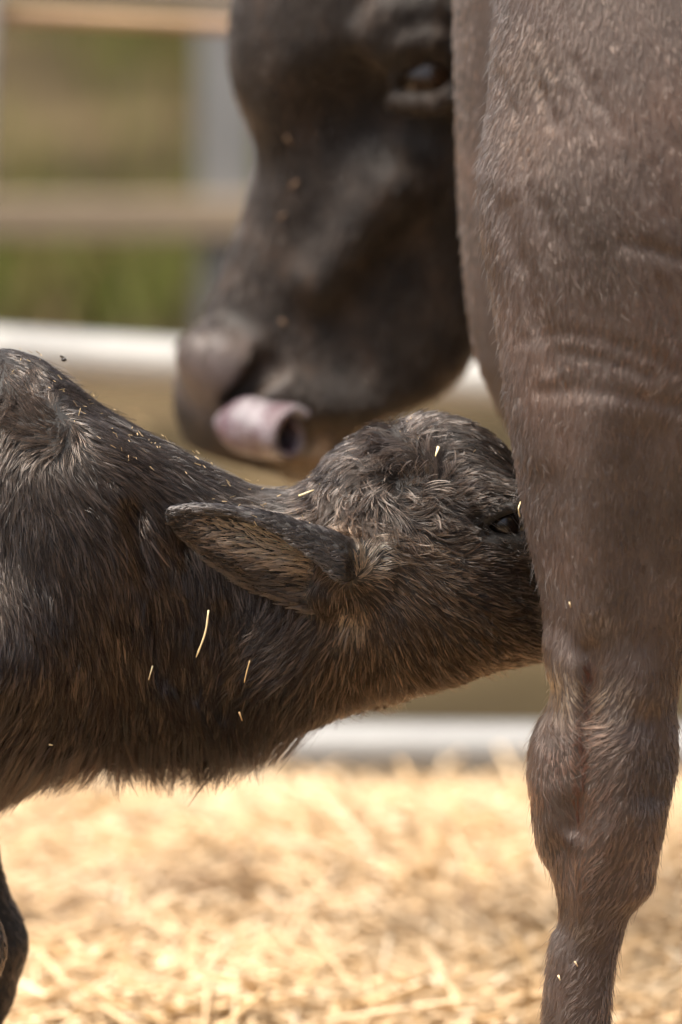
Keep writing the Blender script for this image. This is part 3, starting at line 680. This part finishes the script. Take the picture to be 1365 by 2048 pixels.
tailc = leg_chain([((.17, .17, 1.33), .035), ((.19, .30, 1.27), .030), ((.29, .50, 1.05), .022), ((.31, .53, .75), .018), ((.31, .53, .55), .028)])
udder = ell((.47, .13, .72), (.14, .10, .09)); 
teats = [cone((x, y, .66), (x-.01, y, .60), .014, .010) for x in (.42, .52) for y in (.08, .19)]
ears = leg_chain([((.13, .64, 1.13), .03), ((.22, .58, 1.09), .045), ((.34, .54, 1.03), .018)])
grooves = [(.0020, .006, [(1080, 772), (1150, 764), (1230, 770), (1300, 782), (1380, 800)]), (.0016, .006, [(1050, 672), (1130, 652), (1200, 662), (1290, 690), (1340, 720)]), (.0018, .005, [(1120, 690), (1200, 700), (1300, 735)]),
    (.006, .008, [(1176, 1290), (1181, 1350), (1172, 1420), (1164, 1500), (1158, 1600), (1154, 1650)]), (.0045, .010, [(1108, 1390), (1118, 1440), (1126, 1540), (1134, 1640)]), (.007, .014, [(1290, 1440), (1306, 1500), (1296, 1580)]),
    (.007, .014, [(1122, 1700), (1112, 1790), (1120, 1850)]), (-.005, .014, [(1215, 1660), (1180, 1760), (1176, 1850)]), (-.005, .015, [(1250, 1480), (1245, 1600)]), (-.004, .012, [(1142, 1330), (1146, 1450), (1150, 1560)]),
    (-.005, .02, [(1192, 800), (1180, 1000), (1178, 1200)]), (.006, .022, [(1290, 860), (1280, 1050), (1268, 1260)]), (.004, .014, [(1096, 960), (1108, 1100), (1122, 1250)]), (.006, .02, [(1255, 1860), (1225, 1960), (1222, 2050)]),
    (.0028, .006, [(1020, 410), (1030, 470), (1060, 540), (1070, 640)]), (.0022, .005, [(1150, 120), (1190, 200)]), (.0025, .006, [(1240, 470), (1300, 480), (1365, 500)])]
_r = random.Random(4)
for k in range(26):
    wx, wy = _r.uniform(985, 1330), _r.uniform(60, 640); sl = _r.uniform(.15, .5); ln = _r.uniform(60, 150)
    grooves.append((_r.choice((.0012, .0018, -.0014)), .0045, [(wx, wy), (wx + sl*ln*.45, wy + ln*.5), (wx + sl*ln*1.1, wy + ln)]))
GR = [(a, w, [C(px, py, -.16)[[0, 2]] for px, py in smooth(P, 4)]) for a, w, P in grooves]
def cow_sdf(x, y, z):
    d = trunkc[0](x, y, z)
    for f in trunkc[1:]: d = smin(d, f(x, y, z), .06)
    d = smin(d, rump(x, y, z), .12)
    for f in neckc: d = smin(d, f(x, y, z), .08)
    for i, f in enumerate(fore): d = smin(d, f(x, y, z), .08 if i % 6 == 0 else .015)
    d = smin(d, udder(x, y, z), .05)
    for f in teats: d = smin(d, f(x, y, z), .01)
    d = smin(d, far_leg(x, y, z), .08)
    n = near_leg(x, y, z)
    k = np.where((np.abs(n) < .05) & (y < .0) & (x < .36))[0]
    if len(k):
        xx, zz = x[k], z[k]; g = np.zeros(len(k), np.float32)
        for a, w, P in GR: g += a*np.exp(-(polyd(P, xx, zz)/w)**2)
        n[k] += g
    d = smin(d, n, .07)
    for f in hfoot: d = smin(d, f(x, y, z), .015)
    for f in tailc: d = smin(d, f(x, y, z), .02)
    hm = (x > -.2) & (x < .45) & (y > .5) & (y < 1.0) & (z > .45)
    k = np.where(hm)[0]
    if len(k):
        X, Y, Z = x[k], y[k], z[k]; h = head(X, Y, Z)
        h = smin(h, orbit(X, Y, Z), .03); h = smin(h, crest(X, Y, Z), .05)
        h = smax(h, -hollow(X, Y, Z), .05); h = smax(h, -hollow2(X, Y, Z), .05)
        for f in brow1 + brow2: h = smin(h, f(X, Y, Z), .016)
        h = smax(h, -eyehole(X, Y, Z), .008)
        for f in lid + uplid: h = smin(h, f(X, Y, Z), .010)
        h = smin(h, ridge_f(X, Y, Z), .03); h = smax(h, -furrow(X, Y, Z), .03); h = smin(h, nosepad(X, Y, Z), .02); h = smin(h, lip(X, Y, Z), .03); h = smin(h, chin(X, Y, Z), .02)
        for f in nostril: h = smax(h, -f(X, Y, Z), .008)
        h = smax(h, -mouth(X, Y, Z), .010)
        for f in ears: h = smin(h, f(X, Y, Z), .02)
        d[k] = smin(d[k], h, .04)
    return d
T0 = time.time()
WV, WF = mesh_sdf(cow_sdf, (-.16, -.26, .0), (1.45, 1.38, 1.50), .0048)
def cow_skin():
    m, nt, b = mat('cow_hide')
    c1 = ramp(nt, [(.3, (.034, .025, .020)), (.55, (.060, .043, .036)), (.75, (.090, .058, .045))], noise(nt, 9, 5))
    nt.links.new(c1, b.inputs['Base Color']); b.inputs['Roughness'].default_value = .48
    pg = nt.nodes.new('ShaderNodeAttribute'); pg.attribute_name = 'pigment'
    m0 = nt.nodes.new('ShaderNodeMix'); m0.data_type = 'RGBA'; nt.links.new(pg.outputs['Alpha'], m0.inputs['Factor']); nt.links.new(c1, m0.inputs[6]); dust = ramp(nt, [(.34, (.45, .42, .40)), (.52, (1., 1., 1.)), (.68, (2.3, 2.1, 1.9))], noise(nt, 30, 6, .62, stretch=(1, 1, .55)))
    mu_ = nt.nodes.new('ShaderNodeMix'); mu_.data_type = 'RGBA'; mu_.blend_type = 'MULTIPLY'; mu_.inputs['Factor'].default_value = 1; nt.links.new(pg.outputs['Color'], mu_.inputs[6]); nt.links.new(dust, mu_.inputs[7])
    nt.links.new(mu_.outputs[2], m0.inputs[7]); c1 = m0.outputs[2]
    at = nt.nodes.new('ShaderNodeAttribute'); at.attribute_name = 'moist'
    mr = nt.nodes.new('ShaderNodeMapRange'); b.inputs['Specular IOR Level'].default_value = .3; mr.inputs['To Min'].default_value = .6; mr.inputs['To Max'].default_value = .24
    nt.links.new(at.outputs['Fac'], mr.inputs['Value']); nt.links.new(mr.outputs[0], b.inputs['Roughness'])
    mx = nt.nodes.new('ShaderNodeMix'); mx.data_type = 'RGBA'; mx.blend_type = 'MIX'
    nt.links.new(at.outputs['Fac'], mx.inputs['Factor']); nt.links.new(c1, mx.inputs[6]); mx.inputs[7].default_value = (.11, .088, .084, 1); nt.links.new(mx.outputs[2], b.inputs['Base Color'])
    bump(nt, b, noise(nt, 300, 4, stretch=(1, 1, .25)), .5, .002); return m
cow = obj('buffalo_cow', np_mesh('buffalo_cow', WV, WF), cow_skin(), label='brown buffalo cow, her leg in front, her head turned back licking', cat='buffalo')
mo = np.zeros(len(cow.data.vertices), np.float32); co = np.zeros(len(mo)*3, np.float32); cow.data.vertices.foreach_get('co', co); co = co.reshape(-1, 3)
mo = np.clip(1.6 - np.sqrt((((co - hd(452, 742, .04))/np.array([.042, .09, .030]))**2).sum(1)), 0, 1)*(co[:, 1] > .55); mo *= np.clip(np.minimum(nostril[0](*co.T), nostril[1](*co.T))/.012, 0, 1)
pc = np.zeros((len(co), 4), np.float32); hz = np.clip((co[:, 1]-.5)/.08, 0, 1)*np.clip((.5-co[:, 0])/.1, 0, 1); pc[:, :3] = (.019, .0132, .0098); pc[:, 3] = hz
ch = np.clip(1.5 - np.sqrt((((co - hd(655, 905, .04))/np.array([.042, .08, .026]))**2).sum(1)), 0, 1)[:, None]*(co[:, 1:2] > .5); pc[:, :3] = pc[:, :3]*(1-ch) + np.array([.11, .080, .054])*ch
cow.data.color_attributes.new('pigment', 'FLOAT_COLOR', 'POINT').data.foreach_set('color', pc.ravel())
cow.data.attributes.new('moist', 'FLOAT', 'POINT').data.foreach_set('value', mo.astype(np.float32))
print('cow', len(WV), time.time()-T0)
obj('eye', ball('eye', hd(860, 156, .1005), .0275), wet_black('brown_eye', (.016, .008, .004), .07), cow, label='large dark brown eye')
hoof(cow, C(1190, 2500, -.13)[0], -.13, .05); hoof(cow, C(1590, 2300, Yf)[0], Yf, .05); hoof(cow, 1.17, .70, .05); hoof(cow, .91, .86, .05)
HORN = wet_black('horn', (.05, .045, .04), .4)
for s in (-1, 1):
    c0 = np.array([.05, .74 + s*.07, 1.24]); P = smooth([c0, c0 + [.06, s*.12, .06], c0 + [.20, s*.20, .05], c0 + [.34, s*.20, .12], c0 + [.40, s*.14, .2]], 6)
    obj('horn', tube('horn', P, list(np.linspace(.042, .008, len(P))), 14), HORN, cow)

# rolled tongue
def tongue():
    a = hd(446, 850, .080); b = hd(584, 874, .150); axis = (b-a); axis /= np.linalg.norm(axis)
    e1 = np.array([0, 0, 1.]) - axis*axis[2]; e1 /= np.linalg.norm(e1); e2 = np.cross(axis, e1)
    V, F = [], []; nu, nv = 44, 14; Lr = np.linalg.norm(b-a)
    def centre(t):      # spiral: outside leaves upwards into the mouth, inside curls to the core
        ang = 2.3 - t*6.6; r = .0245 - .0105*t + .012*max(0, .12-t)
        return ang, r
    th = .0125
    for side in (1, -1):
        for i in range(nu):
            t = i/(nu-1); ang, r = centre(t); rr = r + side*th*.5*(1-.35*t)
            for j in range(nv):
                w = j/(nv-1); tap = 1 - .18*(2*w-1)**4
                sk = (w-.5)*(1 - .10*t); endr = math.sqrt(max(.30, 1 - (max(0, .34-w)/.34)**2*.75))
                rad = endr*(rr - .0022*abs(2*w-1)**3*side)*(.97 - .24*max(0, .42-w)**1.5*3.0 + .04*math.sin(9*w+3*ang))
                V.append((a+b)/2 + axis*sk*Lr*1.05 + (e1*math.sin(ang) + e2*math.cos(ang))*rad)
    for s in (0, 1):
        o = s*nu*nv
        for i in range(nu-1):
            for j in range(nv-1):
                f = (o+i*nv+j, o+i*nv+j+1, o+(i+1)*nv+j+1, o+(i+1)*nv+j); F.append(f if s == 0 else f[::-1])
    o = nu*nv
    for i in range(nu-1):
        for j in (0, nv-1):
            f = (i*nv+j, (i+1)*nv+j, o+(i+1)*nv+j, o+i*nv+j); F.append(f if j == 0 else f[::-1])
    for i in (0, nu-1):
        for j in range(nv-1):
            F.append((i*nv+j, i*nv+j+1, o+i*nv+j+1, o+i*nv+j))
    m = np_mesh('tongue', V, np.array(F)); mt, nt, bs = mat('wet_tongue')
    nt.links.new(ramp(nt, [(.40, (.085, .050, .058)), (.5, (.13, .100, .112)), (.60, (.20, .178, .188))], noise(nt, 34, 5)), bs.inputs['Base Color'])
    bs.inputs['Roughness'].default_value = .25; bump(nt, bs, noise(nt, 380, 3), .9, .002)
    o = obj('tongue', m, mt, cow, label='pink grey tongue curled into a roll')
tongue()

# ---- short coat of the cow
WFUR = fur_material('short_cow_hair', .28, ior=1.48)
CG = [(1050, 50, .1, 1, 8), (1250, 50, .15, 1, 8), (1500, 50, .2, 1, 8), (1020, 250, -.05, 1, 8), (1150, 250, .3, 1, 8), (1300, 250, .25, 1, 8), (1000, 420, -.05, 1, 9), (1100, 450, .35, 1, 8), (1250, 450, .3, 1, 8), (1400, 500, .3, 1, 8),
      (1050, 650, .15, 1, 8), (1200, 650, .05, 1, 8), (1330, 680, -.3, 1, 8), (1060, 850, .1, 1, 8), (1200, 850, 0, 1, 8), (1350, 850, -.15, 1, 8), (1090, 1050, .1, 1, 8), (1200, 1050, 0, 1, 9), (1330, 1050, 0, 1, 8),
      (1110, 1200, .12, 1, 9), (1170, 1220, .05, 1, 10), (1240, 1220, -.35, 1, 10), (1330, 1220, 0, 1, 8), (1110, 1300, .35, .9, 11), (1150, 1310, .75, .7, 15), (1210, 1310, -.75, .7, 15), (1260, 1310, -.5, .9, 10), (1330, 1330, .05, 1, 8),
      (1130, 1370, .9, .5, 15), (1205, 1370, -1, .15, 15), (1250, 1380, -.9, .35, 10), (1110, 1440, .35, 1, 9), (1145, 1440, .8, .8, 11), (1200, 1440, -.7, .7, 10), (1280, 1440, -.5, .9, 9), (1340, 1440, -.1, 1, 8),
      (1080, 1520, .05, 1, 10), (1130, 1540, .45, 1, 10), (1200, 1540, -.6, .8, 9), (1270, 1540, -.5, .9, 9), (1335, 1540, -.2, 1, 9), (1090, 1650, .1, 1, 10), (1140, 1660, .25, 1, 9), (1210, 1650, -.7, .8, 9), (1290, 1650, -.5, .9, 9),
      (1120, 1780, .2, 1, 9), (1170, 1780, -.5, .8, 9), (1240, 1760, -.9, .7, 9), (1290, 1770, -.8, .8, 9), (1120, 1900, -.3, 1, 8), (1180, 1900, -.9, .55, 8), (1235, 1900, -.7, .9, 8), (1110, 2020, -.35, 1, 8), (1180, 2020, -.95, .5, 8), (1225, 2030, -.3, 1, 9), (1160, 2300, -.2, 1, 9)]
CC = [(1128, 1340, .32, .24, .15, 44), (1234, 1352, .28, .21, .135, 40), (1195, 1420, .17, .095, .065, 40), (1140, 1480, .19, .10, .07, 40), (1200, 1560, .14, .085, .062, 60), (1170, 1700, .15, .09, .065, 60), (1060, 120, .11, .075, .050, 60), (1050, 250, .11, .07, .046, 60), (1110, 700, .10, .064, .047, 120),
      (1330, 640, .095, .056, .04, 100), (1110, 1790, .025, .018, .014, 36), (1235, 2000, .20, .125, .085, 28), (1068, 1560, .15, .085, .062, 36), (1305, 1530, .035, .026, .02, 50), (1220, 920, .078, .066, .062, 120), (1200, 1200, .10, .085, .08, 70), (1180, 1838, .26, .245, .24, 20), (1165, 1895, .20, .185, .185, 18), (1214, 1200, .28, .26, .26, 14), (1300, 1700, .12, .078, .052, 60),  # pale greys paint sheen and glints, near-blacks the shade in hollows
      (1330, 1000, .04, .03, .024, 90), (1345, 1300, .035, .026, .02, 60), (1115, 1430, .03, .022, .018, 30), (1125, 1560, .04, .03, .024, 26)]  # shading beside the tendon and down the right side, put into hair colour
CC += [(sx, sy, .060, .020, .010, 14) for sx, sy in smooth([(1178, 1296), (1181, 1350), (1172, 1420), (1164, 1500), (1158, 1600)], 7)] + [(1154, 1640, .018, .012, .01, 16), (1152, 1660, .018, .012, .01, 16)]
def cow_weight(P):
    leg = (P[:, 1] < .08) & (P[:, 0] < .42)
    strip = (P[:, 1] > .08) & (P[:, 1] < .52) & (P[:, 0] < .3) & (P[:, 2] > .6)
    hd_ = (P[:, 1] > .55) & (P[:, 0] < .25) & (P[:, 2] > .5)
    w = np.where(leg, np.where(P[:, 0] < .33, 1.0, .5)*np.where(P[:, 1] > -.05, .6, 1), np.where(strip, .35, np.where(hd_, np.where(P[:, 1] < .74, .45, .1), .03)))
    return w
RC = sample_mesh(WV, WF, cow_weight, 260000)
gf = guide_field([(a, b_, c, d, e) for a, b_, c, d, e in CG], RC[:, 0]*1.03, RC[:, 2]); D = np.stack([gf[:, 0], np.zeros(len(RC)), -gf[:, 1]], 1)
hm = (RC[:, 1] > .55) & (RC[:, 0] < .4); D[hm] = hax + np.array([.0, 0, 0]); Ln = gf[:, 2]*.0012; Ln[hm] = .012
px = CX + RC[:, 0]/.000389; zz = RC[:, 2]; z0, z1 = C(1200, 0, -.13)[2], C(1200, 2048, -.13)[2]; py = (z0-zz)/(z0-z1)*2048
col = np.tile(np.array([.066, .050, .042]), (len(RC), 1))
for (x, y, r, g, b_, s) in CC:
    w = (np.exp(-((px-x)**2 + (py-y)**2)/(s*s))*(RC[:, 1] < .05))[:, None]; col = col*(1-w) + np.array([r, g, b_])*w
st = (RC[:, 1] > .1) & (RC[:, 1] < .52); eg = np.clip((.122 - RC[:, 0])/.02, 0, 1)[:, None]; col = np.where(st[:, None], np.array([.42, .25, .18])*eg + np.array([.045, .036, .032])*(1-eg), col)  # far thigh: pink rear edge; shade of the gap painted as dark hair
col = col*np.array([.94, .78, .70]); col[hm] = (.024, .0158, .0112)
patch = .5 + .5*np.sin(RC[:, 0]*61 + 3*np.sin(RC[:, 2]*37))*np.sin(RC[:, 2]*53 + 2*np.sin(RC[:, 0]*71)); hp = np.sin(RC[:, 0]*83 + RC[:, 2]*61 + 2.2*np.sin(RC[:, 2]*47)) + np.sin(RC[:, 2]*118 - RC[:, 0]*57 + 2*np.sin(RC[:, 0]*71)) + .8*np.sin(RC[:, 0]*190 + RC[:, 2]*33 + 3*np.sin(RC[:, 2]*90))
col *= np.where(hm, .35 + 1.9*np.clip(.5 + .25*hp, 0, 1)**2.2, .78 + .25*patch + .12*np.clip(hp, -1.2, 1.6))[:, None]
muz = head(*[RC[:, i].astype(np.float32) for i in range(3)]); 
chin_c = np.exp(-((((RC - hd(655, 905, .04))/np.array([.04, .08, .026]))**2).sum(1)))*hm; col = col*(1-chin_c[:, None]) + np.array([.11, .080, .054])*chin_c[:, None]
t = (RC - A0) @ hax; bare = hm & (t > .395) & (RC[:, 0] < hd(560, 800, .05)[0])
keep = ~bare
ud = ((RC[:, 0]-.47)/.16)**2 + ((RC[:, 1]-.13)/.12)**2 + ((RC[:, 2]-.70)/.11)**2 < 1; keep &= ~ud
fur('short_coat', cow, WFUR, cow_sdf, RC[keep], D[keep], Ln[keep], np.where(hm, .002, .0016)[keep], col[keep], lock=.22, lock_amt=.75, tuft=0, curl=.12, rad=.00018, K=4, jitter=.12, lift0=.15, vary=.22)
print('cow fur', time.time()-T0)
RL = sample_mesh(WV, WF, lambda P: ((P[:, 1] < .02) & (P[:, 0] < .3) & (P[:, 2] < 1.1))*1.0, 5000)
gf = guide_field(CG, RL[:, 0]*1.03, RL[:, 2]); D = np.stack([gf[:, 0], np.zeros(len(RL)), -gf[:, 1]], 1)
fur('stray_hairs', cow, WFUR, cow_sdf, RL, D, gf[:, 2]*.0016, .0045 + 0*gf[:, 2], np.tile(np.array([.055, .040, .031]), (len(RL), 1)), lock=0, tuft=0, curl=.4, rad=.00014, K=5, jitter=.3, lift0=.7)

# ================================================================== bits of straw caught in the coats, a fly
def stalk(label, pts, sdf, width, off, colour, cat='straw', name='straw_stalk'):
    P = [hit(sdf, x, y) + np.array([0, -off, 0]) for x, y in pts]
    P = smooth(P, 4) if len(P) > 2 else P
    width = width*.72; m = tube(name, P, [width*(.75 + .35*random.random()) for _ in P[1:]] + [width*.4], 6); paint(m, np.array(colour)); return obj(name, m, STRAW, label=label, cat=cat, group='bits of straw caught in the coats')
S1, S2 = (.80, .66, .38), (.62, .42, .2)
stalk('longest pale straw, standing upright on the calf neck below the ear', [(418, 1216), (411, 1262), (393, 1310)], calf_sdf, .0013, .011, S1)
stalk('short straw on the calf neck below the shoulder, lower than the longest one', [(306, 1328), (298, 1356)], calf_sdf, .0012, .009, S1)
stalk('thin brown straw on the throat under the calf ear', [(500, 1318), (494, 1340), (489, 1362)], calf_sdf, .0008, .009, S2)
stalk('straw chip on the crown of the calf', [(877, 890), (871, 908)], calf_sdf, .0018, .012, S1)
stalk('thick straw chip in the dip behind the calf poll', [(599, 988), (628, 976)], calf_sdf, .0019, .011, S1)
stalk('thin straw poking up from the dip behind the calf poll', [(612, 962), (640, 964)], calf_sdf, .0009, .011, S1)
stalk('curved straw beside the calf eye at the edge of the leg', [(1041, 1000), (1037, 1014), (1040, 1030)], calf_sdf, .0010, .012, S1)
stalk('straw flake on the calf withers near the fly', [(117, 738), (133, 750)], calf_sdf, .0013, .008, S1)
stalk('straw flake on the neck crest, uppermost of its cluster', [(260, 830), (284, 838)], calf_sdf, .0012, .009, S2)
stalk('straw flake on the neck crest, lowest of its cluster', [(276, 845), (300, 851)], calf_sdf, .0010, .009, S1)
stalk('small orange straw low on the calf throat', [(479, 1420), (485, 1437)], calf_sdf, .0010, .010, S2)
stalk('straw speck on the calf chest above the foreleg', [(100, 1484), (107, 1485)], calf_sdf, .0012, .012, S1)
stalk('tiny straw on the calf withers ridge beside the gate rail', [(150, 747), (151, 758)], calf_sdf, .0008, .007, S1)
stalk('straw flake stuck low on the cow shank, upper of two', [(1150, 1922), (1156, 1932)], cow_sdf, .0015, .0025, (.55, .42, .26))
stalk('straw flake stuck low on the cow shank, lower of two', [(1117, 1950), (1121, 1960)], cow_sdf, .0017, .0025, (.6, .46, .28))
stalk('pale straw bit on the cow leg above the joint', [(1139, 1203), (1142, 1214)], cow_sdf, .0012, .0025, (.45, .34, .2))
for lab, pts in (('blurred straw flake on the cow forehead beside the eye socket dip', [(572, 272), (584, 292)]), ('blurred straw flake on the cow nose bridge', [(560, 436), (572, 426)]),
                 ('blurred straw flake midway between the cow eye and nose', [(596, 362), (580, 374)]), ('blurred straw flake above the cow nostril', [(562, 640), (574, 650)])):
    stalk(lab, pts, cow_sdf, .0020, .0015, (.20, .115, .06))
def chaff():
    R = sample_mesh(CV, CF, lambda P: (np.abs(R_top(P[:, 0]) - P[:, 2]) < .022)*(P[:, 0] > -.27)*(P[:, 0] < .14)*(P[:, 1] < .01)*np.where(P[:, 0] < -.02, 1.0, .35) + .006*(P[:, 0] > -.27)*(P[:, 1] < 0)*(P[:, 2] > .4), 115)
    N = grad(calf_sdf, R)[1]; n = len(R); a = rng.normal(size=(n, 3)); a -= N*(a*N).sum(1)[:, None]*.7; a /= np.linalg.norm(a, axis=1)[:, None]; b = np.cross(a, N); b /= np.linalg.norm(b, axis=1)[:, None]
    L = rng.uniform(.0006, .0032, n)[:, None]; w = rng.uniform(.0002, .0005, n)[:, None]; c = R + N*rng.uniform(.0025, .006, n)[:, None]
    V = np.stack([c-a*L-b*w, c-a*L+b*w, c-a*L+N*w*1.4, c+a*L-b*w*.6, c+a*L+b*w*.6, c+a*L+N*w], 1).reshape(-1, 3)
    F = (np.array([[0, 1, 4, 3], [1, 2, 5, 4], [2, 0, 3, 5]])[None] + (np.arange(n)*6)[:, None, None]).reshape(-1, 4)
    m = np_mesh('chaff', V, F, False); paint(m, np.repeat(np.array([.50, .36, .19])*rng.uniform(.4, 1.1, (n, 1)), 6, 0))
    obj('straw_chaff', m, STRAW, kind='stuff', label='tiny flecks of straw chaff dusted along the calf neck crest', cat='chaff')
chaff()
fl_ = C(128, 719, .03)
fly = obj('fly', ball('fly', fl_, .0016, (1.4, 1, 1)), wet_black('fly_body', (.02, .015, .012), .4), label='tiny dark fly hovering above the calf withers', cat='fly')
wing = bpy.data.meshes.new('wing')
wv = [(fl_[0]-.0014, fl_[1], fl_[2]+.0008), (fl_[0]-.004, fl_[1]-.0014, fl_[2]+.0034), (fl_[0]-.002, fl_[1]-.0014, fl_[2]+.004), (fl_[0]+.001, fl_[1], fl_[2]+.0015)]
wing.from_pydata(wv + [(x, y+.0004, z) for x, y, z in wv], [], [(0, 1, 2, 3), (7, 6, 5, 4), (0, 4, 5, 1), (1, 5, 6, 2), (2, 6, 7, 3), (3, 7, 4, 0)]); wing.update()
obj('wing', wing, wet_black('fly_wing', (.2, .18, .15), .2), fly)
print('done', time.time()-T0)
